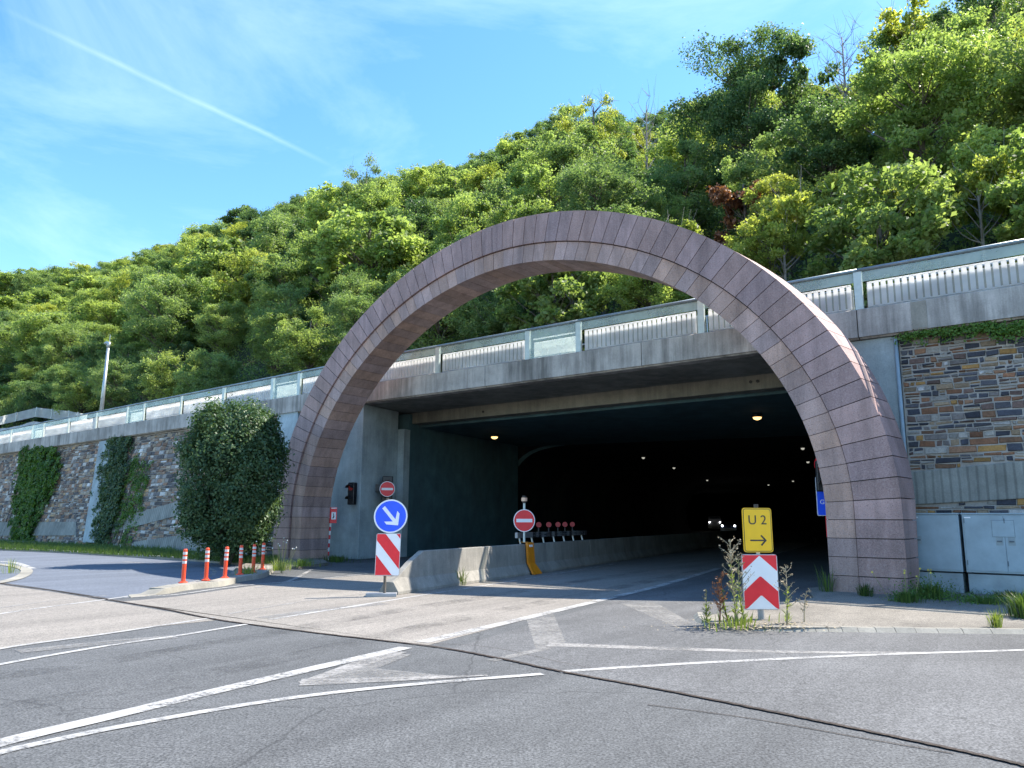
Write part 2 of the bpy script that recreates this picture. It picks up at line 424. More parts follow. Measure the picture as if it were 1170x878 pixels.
def leaf_mesh(name, cen, nrm, size, tone, mat, parent=None, origin=(0, 0, 0), aspect=0.62, kind=None):
    """many small folded leaf faces; cen (k,3), nrm (k,3), size (k,)"""
    k = len(cen); cen = np.asarray(cen, float) - np.array(origin)
    nrm = nrm / (np.linalg.norm(nrm, axis=1, keepdims=True) + 1e-9)
    r = rng.normal(size=(k, 3)); u = np.cross(nrm, r); u /= (np.linalg.norm(u, axis=1, keepdims=True) + 1e-9)
    w = np.cross(nrm, u)
    s = np.asarray(size)[:, None]
    v = np.empty((k, 4, 3))
    v[:, 0] = cen - u * s * 0.5
    v[:, 1] = cen - w * s * aspect * 0.5 + nrm * s * 0.10
    v[:, 2] = cen + u * s * 0.5 - nrm * s * 0.08
    v[:, 3] = cen + w * s * aspect * 0.5 + nrm * s * 0.10
    me = bpy.data.meshes.new(name)
    me.vertices.add(4 * k); me.vertices.foreach_set('co', v.ravel())
    me.loops.add(4 * k); me.loops.foreach_set('vertex_index', np.arange(4 * k, dtype=np.int32))
    me.polygons.add(k); me.polygons.foreach_set('loop_start', np.arange(0, 4 * k, 4, dtype=np.int32))
    me.polygons.foreach_set('loop_total', np.full(k, 4, dtype=np.int32))
    me.update(calc_edges=True)
    t = np.repeat(np.asarray(tone, float), 4)
    c = np.stack([t, t, t, np.ones_like(t)], 1)
    at = me.attributes.new('tone', 'FLOAT_COLOR', 'POINT'); at.data.foreach_set('color', c.ravel())
    me.materials.append(mat)
    o = bpy.data.objects.new(name, me); COL.objects.link(o)
    if parent is not None: o.parent = parent
    else: o.location = origin
    o['_o'] = tuple(float(q) for q in origin)
    if kind: o['kind'] = kind
    return o

# ================================================================ THE SETTING: ground and roads
mb = MB(); mb.sheet([(-900, -300, -0.03), (900, -300, -0.03), (900, 900, -0.03), (-900, 900, -0.03)])
mb.build('ground', M_ground, kind='structure')
road = MB()
road.sheet([(-160, -40, 0), (120, -40, 0), W(60, 20.3), W(-5.6, 20.3), W(-5.6, 24), T(160, 8), T(160, -24), W(-23.6, 24), W(-23.6, 20.3), W(-60, 16.0), W(-140, 16.0)])
road_o = road.build('road', M_road, kind='structure')
def part(mbx, name, mat, par=None, **k): return mbx.build(name, mat, par or road_o, **k)
# lighter older surface beyond the transverse joint
joint = smooth_path([G(-220, 628), G(-90, 652), G(0, 667), G(60, 675), G(125, 686), G(190, 697), G(250, 709), G(370, 725), G(490, 739), G(565, 752), G(640, 768), G(760, 790), G(900, 818), G(1040, 847), G(1170, 876), G(1330, 918)], 4)
edge = [joint[i] for i in range(len(joint))]
jx = [p for p in edge if -7.9 < p[0] < -1.05]
z1 = 0.004
mb = MB(); mb.sheet([(p[0], p[1], z1) for p in jx] + [G(490, 737, z1), T(20, -5.30, z1), T(31, -5.25, z1), T(40, -5.25, z1), T(60, -5.25, z1), T(60, -11, z1), T(40, -11.5, z1), T(20, -13.4, z1), G(300, 668, z1), G(200, 682, z1), G(135, 688, z1)])
part(mb, 'lane_surface', M_beige)
# right of the lane line: pale mottled surface up to the island
jr = [p for p in joint if p[0] > -0.95 and p[1] > 4.9]
mb = MB(); mb.sheet([(p[0], p[1], z1) for p in jr] + [G(1500, 900, z1), G(1700, 640, z1), G(1000, 640, z1), T(30, -5.15, z1), T(22, -5.18, z1)])
part(mb, 'lane_surface', M_grey)
# beige lane in front of the joint (left) and the blue-grey turning road
mb = MB(); mb.sheet([G(-260, 700, z1), G(-260, 640, z1), G(-90, 653, z1), G(0, 668.5, z1), G(60, 676.5, z1), G(125, 687.5, z1), G(190, 698.5, z1), G(246, 709, z1), G(180, 716, z1), G(100, 727, z1), G(0, 742, z1), G(-150, 770, z1)])
part(mb, 'lane_surface', M_beige)
mb = MB(); mb.sheet([G(-260, 618, z1), G(-60, 627, z1), G(0, 629, z1), G(70, 632, z1), G(140, 636.5, z1), G(200, 640, z1), G(262, 645, z1), G(300, 648, z1), G(262, 660, z1), G(215, 669, z1), G(180, 680, z1), G(130, 684.5, z1), G(60, 674, z1), G(0, 665.5, z1), G(-90, 650, z1), G(-260, 622, z1)][:-1])
part(mb, 'lane_surface', M_blue)
mb = MB(); jw = smooth_path(joint, 6); ribbon([(p[0] + random.uniform(-.006, .006), p[1] + random.uniform(-.006, .006)) for p in jw], [random.uniform(.042, .058) for _ in jw], 0.012, mb); part(mb, 'expansion_joint', M_joint)
def line(pts, w, mat=M_line, z=0.008, k=5, name='lane_marking'):
    mb = MB(); P = smooth_path([G(*p) for p in pts], k)
    ribbon(P, w, z, mb); return part(mb, name, mat)
line([(-120, 888), (0, 850), (120, 821), (240, 792), (352, 766), (464, 740.5)], 0.20)
line([(482, 734.5), (600, 707), (700, 683), (760, 668), (822, 649.5)], 0.20)
mb = MB(); ribbon([T(29, -5.2), T(60, -5.2), T(75, -6.4)], 0.16, 0.008, mb); part(mb, 'lane_marking', M_line)
line([(-120, 895), (0, 861), (41, 851.5), (150, 829), (308, 802), (450, 785), (620, 771)], 0.11)
line([(639, 768.5), (720, 763), (826, 757), (1000, 749), (1170, 743.5), (1400, 735)], 0.11)
line([(-120, 768), (0, 742), (120, 725), (246, 706)], 0.10)
line([(-120, 785), (0, 760), (120, 739), (205, 726.7), (287, 713)], 0.10)
line([(308, 708.5), (446, 686.5), (470, 682.5), (560, 668.5), (660, 652), (700, 645)], 0.10)
line([(262, 702), (320, 692), (369, 684.5), (425, 678)], 0.08, M_worn)
line([(-100, 723), (0, 702), (128, 684.5), (165, 678.5), (200, 674)], 0.10)
line([(-60, 702), (0, 695), (60, 687), (122, 681)], 0.07, M_worn)
line([(140, 683), (200, 680), (257, 672), (300, 667.5), (345, 664), (420, 656)], 0.10)
line([(292, 672), (331, 664), (351, 654), (356, 651)], 0.12, M_worn)
line([(140, 642), (200, 646.5), (232, 648), (244, 652), (243, 657), (228, 663), (205, 670)], 0.12, M_worn)
line([(0, 642), (18, 643.5), (34, 649), (38, 650)], 0.22)
line([(-60, 676), (-10, 668), (18, 662), (30, 655), (26, 650), (0, 645.5), (-60, 640)], 0.3, M_kerb, 0.02)
# two thin pale transverse lines inside the portal
line([(640, 650.5), (700, 652), (760, 653.5), (850, 657)], 0.09, M_worn)
line([(650, 653.5), (720, 657), (810, 661.5)], 0.07, M_worn)
# worn triangles and ghost of old arrows
mb = MB()
ribbon([G(345, 781), G(400, 763), G(452, 745)], [0.10, 0.22, 0.30], 0.0065, mb)
ribbon([G(343, 780.5), G(450, 777), G(557, 772.5)], [0.32, 0.20, 0.05], 0.0068, mb)
part(mb, 'lane_marking', M_worn)
mb = MB(); P = smooth_path([G(626, 737), G(700, 739.5), G(800, 743), G(930, 746), G(1062, 746.5)], 5)
ribbon(P, [0.30 - 0.010 * i for i in range(len(P))], 0.0065, mb); part(mb, 'lane_marking', M_worn)
mb = MB(); mb.sheet([G(352, 779.5, .006), G(452, 747, .006), G(470, 748, .006), G(430, 764, .006), G(520, 773, .006)]); mb.sheet([G(600, 704, .0062), G(632, 701, .0062), G(648, 738, .0062), G(612, 741, .0062)]); mb.sheet([G(710, 690, .0062), G(748, 688, .0062), G(790, 712, .0062), G(770, 716, .0062)])
part(mb, 'lane_marking', M_ghost)
line([(300, 707), (380, 696), (440, 690)], 0.35, M_ghost, 0.0065)
line([(20, 745), (120, 735), (200, 728)], 0.30, M_ghost, 0.0065)
line([(626, 741), (560, 756)], 0.14, M_ghost, 0.0066)
line([(740, 806), (860, 822), (990, 845), (1090, 862)], 0.015, M_joint, 0.006)
M_tyre = mat_paint('tyre_film', (0.065, 0.063, 0.06), None, 0.66, 0.2)
for off in (-.75, .75):
    for pts in ([(-60, 800), (240, 752), (470, 706), (640, 676), (780, 650)],):
        mb = MB(); P = smooth_path([G(*p) for p in pts], 5); ribbon([(p[0] + off * PX, p[1] + off * PY) for p in P], .42, .0055, mb); part(mb, 'tyre_track', M_tyre)
line([(480, 735), (560, 740), (640, 757), (700, 768)], 0.012, M_joint, 0.0045)

# pavement on the right with its kerb
zk = 0.06
pv = [G(800, 704, zk), G(803, 709, zk), G(815, 713, zk), G(850, 716, zk), G(905, 717, zk), G(1000, 717.5, zk), G(1170, 719, zk), G(1500, 722, zk), W(12, 20.5, zk), W(-5.6, 20.5, zk), W(-5.9, 18.5, zk), G(930, 683, zk), G(880, 694, zk)]
mb = MB(); mb.prism(pv, 0.0, zk); mb.build('pavement', M_pave, kind='structure')
kb = MB()
kp = smooth_path([G(797, 704, 0), G(800, 711, 0), G(815, 716.5, 0), G(850, 720, 0), G(905, 721.5, 0), G(1000, 722.5, 0), G(1170, 724.5, 0), G(1500, 728, 0)], 6)
for i in range(len(kp) - 1):
    a, c = Vector(kp[i]), Vector(kp[i + 1]); d = (c - a).normalized(); q = Vector((-d.y, d.x, 0)); k = max(1, int((c - a).length / 0.9))
    for j in range(k):
        s0 = a + (c - a) * (j / k) + d * 0.004; s1 = a + (c - a) * ((j + 1) / k) - d * 0.004
        h = 0.065 + random.uniform(-.004, .004)
        kb.hexa([s0 - q * .07, s1 - q * .07, s1 + q * .08, s0 + q * .08], [(*(s0 - q * .0)[:2], h), (*(s1 - q * .0)[:2], h), (*(s1 + q * .08)[:2], h), (*(s0 + q * .08)[:2], h)])
kb.build('kerb', M_kerb, kind='structure')
# raised kerb with the bollards
kb = MB(); q0 = smooth_path([G(150, 683), G(190, 679), G(212, 675), G(238, 672), G(256, 670), G(278, 664.5), G(300, 661), G(310, 656), G(314, 651)], 3)
wd = [0.1] + [0.42] * (len(q0) - 2) + [0.3]
for i in range(len(q0) - 1):
    a, c = Vector(q0[i]), Vector(q0[i + 1]); d = (c - a).normalized(); q = Vector((-d.y, d.x, 0))
    h0 = 0.02 if i < 3 else 0.12; h1 = 0.02 if i + 1 < 3 else 0.12
    w0, w1 = wd[i], wd[i + 1]
    kb.hexa([a, c, c + q * w1, a + q * w0], [(*(a + q * .03)[:2], h0), (*(c + q * .03)[:2], h1), (*(c + q * (w1 - .03))[:2], h1), (*(a + q * (w0 - .03))[:2], h0)])
kb.build('kerb', M_kerb, kind='structure')
mb = MB(); mb.prism([G(258, 668), G(300, 659), G(312, 652), G(345, 650), G(375, 646), G(368, 641), G(312, 641), G(285, 645), G(270, 652), G(262, 660)], 0, 0.09)
mb.build('ground', M_pave, kind='structure')
# verge below the left wall
mb = MB(); mb.prism([G(-260, 617), G(-60, 626), G(0, 628.5), G(70, 631.5), G(140, 635.5), G(200, 639), G(262, 644), G(300, 646), W(-24.2, 17.9), W(-24.2, 20.3), W(-50, 20.4), W(-110, 21)], 0.0, 0.08)
mb.build('ground', M_ground, kind='structure')
mb = MB(); vp = smooth_path([G(-60, 626.5), G(0, 629), G(70, 632), G(140, 636.3), G(200, 639.8), G(262, 644.6), G(298, 647)], 4); ribbon(vp, 0.25, 0.11, mb)
o = mb.build('kerb', M_kerb, kind='structure')
sd = o.modifiers.new('depth', 'SOLIDIFY'); sd.thickness = 0.11; sd.offset = -1

# ================================================================ retaining walls
def ncap(a): return 20.2 + max(0.0, -(a + 24)) * 0.035
PAL = [((0.37, 0.275, 0.18), 4), ((0.30, 0.15, 0.085), 4), ((0.075, 0.08, 0.10), 5), ((0.12, 0.12, 0.135), 3), ((0.46, 0.43, 0.38), 3), ((0.46, 0.26, 0.09), 1), ((0.29, 0.165, 0.10), 3), ((0.26, 0.23, 0.21), 3), ((0.18, 0.12, 0.10), 3), ((0.55, 0.53, 0.50), 1)]
PALL = [c for c, w in PAL for _ in range(w)]
def rubble(name, a0, a1, z0, z1, pos, hrow, wrow, parent, rise=0.02, pal=PALL, skip=None, lift=1.0):
    mb = MB(); z = z0
    while z < z1 - 0.03:
        h = random.uniform(*hrow); h = min(h, z1 - z); a = a0 + random.uniform(-.3, 0)
        while a < a1:
            w = random.uniform(*wrow) * (1.5 if random.random() < .15 else 1)
            subs = [(z, h)]
            if random.random() < 0.16 and h > 0.12: subs = [(z, h * .5), (z + h * .5, h * .5)]
            for zz, hh in subs:
                mg = .013; aa, ab = max(a, a0) + mg, min(a + w, a1) - mg; za, zb = zz + mg, zz + hh - mg
                if ab - aa > 0.03 and not (skip and skip((aa + ab) / 2, (za + zb) / 2)):
                    j = lambda s=.015: random.uniform(-s, s)
                    r = random.uniform(.3, 1) * rise
                    c = [(aa + j(), za + j()), (ab + j(), za + j()), (ab + j(), zb + j()), (aa + j(), zb + j())]
                    e = min(.014, (ab - aa) * .2)
                    ci = [(c[0][0] + e, c[0][1] + e), (c[1][0] - e, c[1][1] + e), (c[2][0] - e, c[2][1] - e), (c[3][0] + e, c[3][1] - e)]
                    k = random.uniform(.55, 1.1) * lift; t = tuple(min(.9, q * k) for q in random.choice(pal))
                    mb.add([pos(x, y, 0.0) for x, y in c] + [pos(x, y, r + j(.004)) for x, y in ci], [(4, 5, 6, 7), (0, 1, 5, 4), (1, 2, 6, 5), (2, 3, 7, 6), (3, 0, 4, 7)], 0, t)
            a += w
        z += h
    return mb.build(name, M_stone, parent)
# right wall
rw = empty('retaining_wall', W(-4.0, 20.5), 'multicoloured rubble stone retaining wall behind the grey cabinets', 'wall')
def posR(a, z, out): return W(a, 20.5 - out, z)
mb = MB(); mb.wbox(-4.0, 14, 20.495, 21.1, 0, 6.1); mb.build('mortar_backing', M_mortar, rw)
ba0, ba1 = (-4.0, 1.95, 2.72), (14, 2.95, 4.1)
def bandz(a, k): return ba0[k] + (ba1[k] - ba0[k]) * (a + 4.0) / 18.0
rubble('stone_facing', -3.98, 9, 0.05, 6.02, posR, (.07, .19), (.10, .40), rw, 0.06, skip=lambda a, z: bandz(a, 1) - .02 < z < bandz(a, 2) + .02)
mb = MB(); mb.hexa([W(-3.98, 20.42, bandz(-4, 1)), W(14, 20.42, bandz(14, 1)), W(14, 20.6, bandz(14, 1)), W(-3.98, 20.6, bandz(-4, 1))],
                   [W(-3.98, 20.42, bandz(-4, 2)), W(14, 20.42, bandz(14, 2)), W(14, 20.6, bandz(14, 2)), W(-3.98, 20.6, bandz(-4, 2))])
mb.build('concrete_band', M_band, rw, bevel=0.02)
# left wall, battered
lw = empty('retaining_wall', W(-26, 19.0), 'long rubble stone retaining wall with vines left of the arch', 'wall')
def nfront(a, z): return ncap(a) + 0.28 - (6.05 - z) * 0.24
def posL(a, z, out): return W(a, nfront(a, z) - out, z)
mb = MB(); st = list(range(-150, -26, 2))
vs = []; fs = []
for i, a in enumerate(st): vs += [W(a, nfront(a, 0) + .01, 0), W(a, nfront(a, 6.1) + .01, 6.1), W(a, nfront(a, 6.1) + 1, 6.1), W(a, nfront(a, 0) + 1, 0)]
for i in range(len(st) - 1):
    k = 4 * i; fs += [(k, k + 4, k + 5, k + 1), (k + 1, k + 5, k + 6, k + 2), (k + 2, k + 6, k + 7, k + 3)]
mb.add(vs, fs); mb.build('mortar_backing', M_mortar, lw)
def wall_hit(x, y):
    d = sight(x, y); t = 20.0
    for _ in range(60):
        P = EYE + d * t; t += (nfront(aof(P), P[2]) - nof(P)) / (d[0] * NX + d[1] * NY)
    return EYE + d * t
rubble('stone_facing', -118, -26.2, 0.05, 6.0, posL, (.12, .24), (.20, .55), lw, 0.05, pal=[tuple((q * .65 + sum(c) / 3 * .35 + (.02, .008, -.008)[i_]) * 1.15 for i_, q in enumerate(c)) for c in PALL], lift=1.1)
def wallpoly(name, px, mat, out0=-.02, out1=.07):
    mb = MB(); P = [wall_hit(*q) for q in px]; n = len(P)
    vs = [W(aof(p), nof(p) - out0, p[2]) for p in P] + [W(aof(p), nof(p) - out1, p[2]) for p in P]
    fs = [tuple(range(n, 2 * n))] + [(i, (i + 1) % n, n + (i + 1) % n, n + i) for i in range(n)]
    mb.add(vs, fs); return mb.build(name, mat, lw)
wallpoly('concrete_band', [(-150, 597), (88, 596.5), (88, 612), (-150, 613)], M_band)
wallpoly('concrete_band', [(128, 595), (250, 560), (250, 577), (126, 610)], M_band)
wallpoly('concrete_band', [(154, 619.5), (270, 602), (285, 634), (154, 629)], M_band)
wallpoly('buttress', [(99, 620), (118, 505), (131, 503), (114, 620)], M_abut, -.02, .22)
wallpoly('pilaster', [(320, 600), (322, 470), (345, 466), (345, 600)], M_abut, -.02, .22)
# piece of wall between arch and left wall + abutments
pa = empty('tunnel_portal', W(-14.6, 21), 'concrete tunnel portal under the road deck, with abutments and lining', 'tunnel')
mb = MB()
c0 = W(-23.5, 20.38); c0 = Vector((c0[0], c0[1], 0)); t_ = Vector((TX, TY, 0)); p_ = Vector((PX, PY, 0))
c1 = c0 + t_ * 2.45
mb.hexa([tuple(Vector(W(-27.5, 20.38))), tuple(c0), tuple(c1), tuple(Vector(W(-27.5, 23.2)))], [(*W(-27.5, 20.38)[:2], 6.05), (c0.x, c0.y, 6.05), (c1.x, c1.y, 6.05), (*W(-27.5, 23.2)[:2], 6.05)])
mb.build('abutment', M_abut, pa, bevel=0.02)
# recessed strip and inner left wall
r0 = c1 + t_ * .03 + p_ * .30; r1 = r0 + t_ * .45; L0 = r1 - p_ * 0.06; L1 = Vector((0.35, 42.3, 0)) 
mb = MB()
back = -p_ * 0.8
mb.hexa([tuple(r0), tuple(r1), tuple(r1 + back), tuple(r0 + back)], [(r0.x, r0.y, 5.3), (r1.x, r1.y, 5.3), tuple((r1 + back)[:2]) + (5.3,), tuple((r0 + back)[:2]) + (5.3,)])
mb.build('lining_rib', M_abut, pa)
mb = MB(); bk = -p_ * 1.2
mb.hexa([tuple(L0), tuple(L1), tuple(L1 + bk), tuple(L0 + bk)], [(L0.x, L0.y, 6.0), (L1.x, L1.y, 6.0), tuple((L1 + bk)[:2]) + (6.0,), tuple((L0 + bk)[:2]) + (6.0,)])
mb.hexa([tuple(c1 + bk), tuple(L0 + bk), tuple(L0 + bk * 2), tuple(c1 + bk * 2)], [(c1 + bk)[:2] + (6.0,) for _ in range(0)] or [(*(c1 + bk)[:2], 6.0), (*(L0 + bk)[:2], 6.0), (*(L0 + bk * 2)[:2], 6.0), (*(c1 + bk * 2)[:2], 6.0)])
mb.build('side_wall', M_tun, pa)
# right abutment with pale concrete face, right inner wall
mb = MB(); e0 = Vector(W(-5.65, 20.38)); e1 = e0 + t_ * 26
mb.hexa([W(-5.65, 20.38), W(-4.08, 20.38), W(-4.08, 24), W(-5.65, 24)], [W(-5.65, 20.38, 6.05), W(-4.08, 20.38, 6.05), W(-4.08, 24, 6.05), W(-5.65, 24, 6.05)])
mb.build('abutment', M_abut, pa, bevel=0.02)
mb = MB(); ee = e0 + t_ * .02 + p_ * .4; e1 = ee + t_ * 24
mb.hexa([tuple(ee), tuple(ee + p_), tuple(e1 + p_), tuple(e1)], [(*q[:2], 6.0) for q in (ee, ee + p_, e1 + p_, e1)])
mb.build('side_wall', M_tun, pa)
mb = MB(); mb.tube([W(-4.03, 20.33, 0.1), W(-4.03, 20.33, 6.0)], 0.045, 10); mb.build('drain_pipe', M_cab, pa, smooth=True)
# slab, downstand beam, inner ceiling
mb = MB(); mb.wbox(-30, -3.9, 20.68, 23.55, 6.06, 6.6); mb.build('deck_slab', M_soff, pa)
mb = MB(); mb.wbox(-30, -3.9, 23.5, 24.1, 5.60, 6.3)
for k in (0, .22): mb.tube([W(-8.9 + k, 23.47, 5.86), W(-8.9 + k, 23.52, 5.86)], .05, 10, 1)
mb.tube([W(-19.9, 23.47, 5.8), W(-19.9, 23.52, 5.8)], .05, 10, 1)
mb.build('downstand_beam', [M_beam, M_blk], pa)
mb = MB()
mb.hexa([W(-30, 24.1, 5.5), W(-3, 24.1, 5.5), T(46, 1.5, 5.5), T(46, -24, 5.5)], [W(-30, 24.1, 6.3), W(-3, 24.1, 6.3), T(46, 1.5, 6.3), T(46, -24, 6.3)])
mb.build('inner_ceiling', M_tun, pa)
# bored section: lining that bends to the left, walls bulging outwards
def centre(s):
    base = Vector(T(s, -9.6)); d = max(0, s - 62); off = d * d / (2 * 150.0)
    return base - p_ * off
prof = [(-8.9, 0.0), (-9.35, 1.2), (-9.5, 2.4), (-9.3, 3.6), (-8.7, 4.6), (-7.6, 5.3), (-5, 5.48), (0, 5.49), (5, 5.48), (7.6, 5.3), (8.6, 4.6), (9.2, 3.6), (9.4, 2.4), (9.2, 1.2), (8.8, 0.0)]
_t = [(x, z) for x, z in prof]
prof = [(x, z) for x, z in smooth_path([(-8.9, 0.0), (-9.3, 1.2), (-9.45, 2.3), (-9.3, 3.4), (-8.8, 4.4), (-7.9, 5.1), (-6.6, 5.42), (-5, 5.48)], 3)] + [(0, 5.49)] + [(x, z) for x, z in smooth_path([(5, 5.48), (6.6, 5.42), (7.9, 5.1), (8.8, 4.4), (9.3, 3.4), (9.45, 2.3), (9.3, 1.2), (8.9, 0.0)], 3)]
K = len(prof)
ss = [38.6] + list(np.arange(44, 170, 6.0)); vs = []; fs = []; K = len(prof)
for s in ss:
    c = centre(s)
    for x, z in prof: vs.append((c.x + PX * x, c.y + PY * x, z if z > .01 else -.12))
for i in range(len(ss) - 1):
    for j in range(K - 1): fs.append((i * K + j, i * K + j + 1, (i + 1) * K + j + 1, (i + 1) * K + j))
fs.append(tuple(range((len(ss) - 1) * K, len(ss) * K)))
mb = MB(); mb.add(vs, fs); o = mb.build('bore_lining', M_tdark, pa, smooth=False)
# front ring of the bore (thick edge) and the wall round it
mb = MB()
c = centre(38.55); c2 = centre(39.0)
inn = [(c.x + PX * x, c.y + PY * x, z) for x, z in prof]; out = [(c.x + PX * (x * 1.03), c.y + PY * (x * 1.03), z * 1.02) for x, z in prof]
inn = inn[:20]; out = out[:20]
mb.add(inn + out, [(i, i + 1, i + 21, i + 20) for i in range(19)])
mb.build('lining_rib', M_tun, pa)
mb = MB(); ko = len(prof); outp = [(-17, z) if i < 10 else (17, z) if i >= ko - 10 else (x, 6.2) for i, (x, z) in enumerate(prof)]
c = centre(38.6); vs = []
for dd_ in (0, .6):
    vs += [(c.x + PX * x + TX * dd_, c.y + PY * x + TY * dd_, z) for x, z in prof] + [(c.x + PX * x + TX * dd_, c.y + PY * x + TY * dd_, z) for x, z in outp]
fs = [(i, i + 1, ko + i + 1, ko + i) for i in range(ko - 1)] + [(2 * ko + ko + i, 2 * ko + ko + i + 1, 2 * ko + i + 1, 2 * ko + i) for i in range(ko - 1)]
mb.add(vs, fs)
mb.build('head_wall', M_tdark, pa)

# coping beam (fascia) along the whole wall
cap = empty('coping_beam', W(-14, 20.2, 6.05), 'weathered grey concrete coping running above the tunnel mouth and stone walls', 'coping')
def capseg(a0, a1, mat):
    g = .012; pr = [(0.0, 6.10), (0.0, 6.80), (0.06, 6.83), (0.5, 6.80), (0.5, 6.06), (0.10, 6.06), (0.07, 6.10)]
    vs = []; 
    for a in (a0 + g, a1 - g):
        for n, z in pr: vs.append(W(a, ncap(a) + n, z))
    k = len(pr); fs = [tuple(range(k)), tuple(range(2 * k - 1, k - 1, -1))] + [(i, i + k, (i + 1) % k + k, (i + 1) % k) for i in range(k)]
    m_ = MB(); m_.add(vs, fs); return m_.build('beam_segment', mat, cap)
a = -4.85; br = [14.0, 8.0, 2.0, -3.6]; 
while a > -130: br.append(a); a -= (6.1 if a > -28 else 3.1)
for i in range(len(br) - 1): capseg(br[i + 1], br[i], M_conc)
mb = MB(); mb.wbox(-3.62, -3.28, 20.185, 20.2, 6.12, 6.79); mb.build('repair_patch', M_kerb, cap)
mb = MB(); 
for i in range(len(st) - 1): pass
mb.add([W(14, 20.7, 6.75), W(-140, ncap(-140) + .5, 6.75), W(-140, 26.7, 6.75), W(14, 26.7, 6.75)], [(0, 1, 2, 3)])
mb.build('road', M_grey, kind='structure')

# ================================================================ the granite arch
AR = dict(a0=-14.66, z0=1.6, e=1.93, sh=0.03)
RO, RG, RI = (10.95, 9.17), (9.99, 8.27), (9.38, 7.72)
def arc(R, th):
    c, s_ = math.cos(th), math.sin(th); e = 2 / AR['e']
    z = R[1] * abs(s_) ** e; x = R[0] * math.copysign(abs(c) ** e, c)
    return AR['a0'] + x + AR['sh'] * z, AR['z0'] + z
# joints: four courses on each leg, then equal steps along the ring
def th_steps(n):
    t = np.linspace(0, PI, 2001); P = np.array([arc(RG, q) for q in t]); d = np.r_[0, np.cumsum(np.linalg.norm(np.diff(P, axis=0), axis=1))]
    return np.interp(np.linspace(0, d[-1], n + 1), d, t)
NS = 70; ths = th_steps(NS)
stations = []                                   # each station: function R -> (a, z)
for i in range(4): stations.append(('leg', 0, AR['z0'] * i / 4))
for t in ths: stations.append(('arc', t, 0))
for i in range(3, -1, -1): stations.append(('leg', PI, AR['z0'] * i / 4))
def st_pt(s_, R):
    if s_[0] == 'leg':
        sg = 1 if s_[1] == 0 else -1
        return AR['a0'] + sg * R[0], s_[2]
    return arc(R, s_[1])
arch = empty('stone_arch', W(-14.66, 18.65), 'huge freestanding arch clad in purple-brown granite slabs before the tunnel', 'arch')
def lerp2(p, q, t): return (p[0] + (q[0] - p[0]) * t, p[1] + (q[1] - p[1]) * t)
def ring(R1, R2, n0, n1, gap, toned, inset=0.0, splay=0.0):
    m_ = MB()
    for i in range(len(stations) - 1):
        A, B = stations[i], stations[i + 1]
        o0, o1, i0, i1 = st_pt(A, R1), st_pt(B, R1), st_pt(A, R2), st_pt(B, R2)
        L = math.dist(o0, o1) + 1e-9; L2 = math.dist(i0, i1) + 1e-9
        g, g2 = gap / L, gap / L2
        a_, b_ = lerp2(o0, o1, g), lerp2(o1, o0, g); c_, d_ = lerp2(i1, i0, g2), lerp2(i0, i1, g2)
        if inset:
            la = math.dist(a_, d_); a_2 = lerp2(a_, d_, inset / la); d_ = lerp2(d_, a_, inset / la); a_ = a_2
            lb = math.dist(b_, c_); b_2 = lerp2(b_, c_, inset / lb); c_ = lerp2(c_, b_, inset / lb); b_ = b_2
        q = [a_, b_, c_, d_]; j = random.uniform(-.004, .004) if gap else 0
        q1 = [(x + splay * (x - AR['a0']) / 10.95 * min(1, z / 5.0), z) if k < 2 else (x, z) for k, (x, z) in enumerate(q)]
        m_.hexa([W(x, n0 + j, z) for x, z in q], [W(x, n1 - j, z) for x, z in q1], 0, toned(i) if toned else None)
    return m_
def tone_o(i):
    k = random.uniform(.80, 1.16); h = random.uniform(-.012, .012)
    return ((0.37 + h) * k, 0.240 * k, (0.218 - h) * k)
def tone_i(i):
    k = random.uniform(.82, 1.2); h = random.uniform(-.02, .03)
    return ((0.42 + h) * k, 0.282 * k, (0.24 - h) * k)
ring(RO, (RG[0] + .012, RG[1] + .012), 18.0, 19.10, 0.010, tone_o, splay=.14).build('outer_slabs', M_gran, arch)
ring((RG[0] - .012, RG[1] - .012), RI, 18.06, 19.36, 0.007, tone_i).build('inner_slabs', M_gran, arch)
c_ = ring(RO, RG, 18.025, 19.07, 0, None, 0.025); c_.build('core', M_gap, arch)
c_ = ring((RG[0] + .05, RG[1] + .05), RI, 18.085, 19.34, 0, None, 0.03); c_.build('core', M_gap, arch)

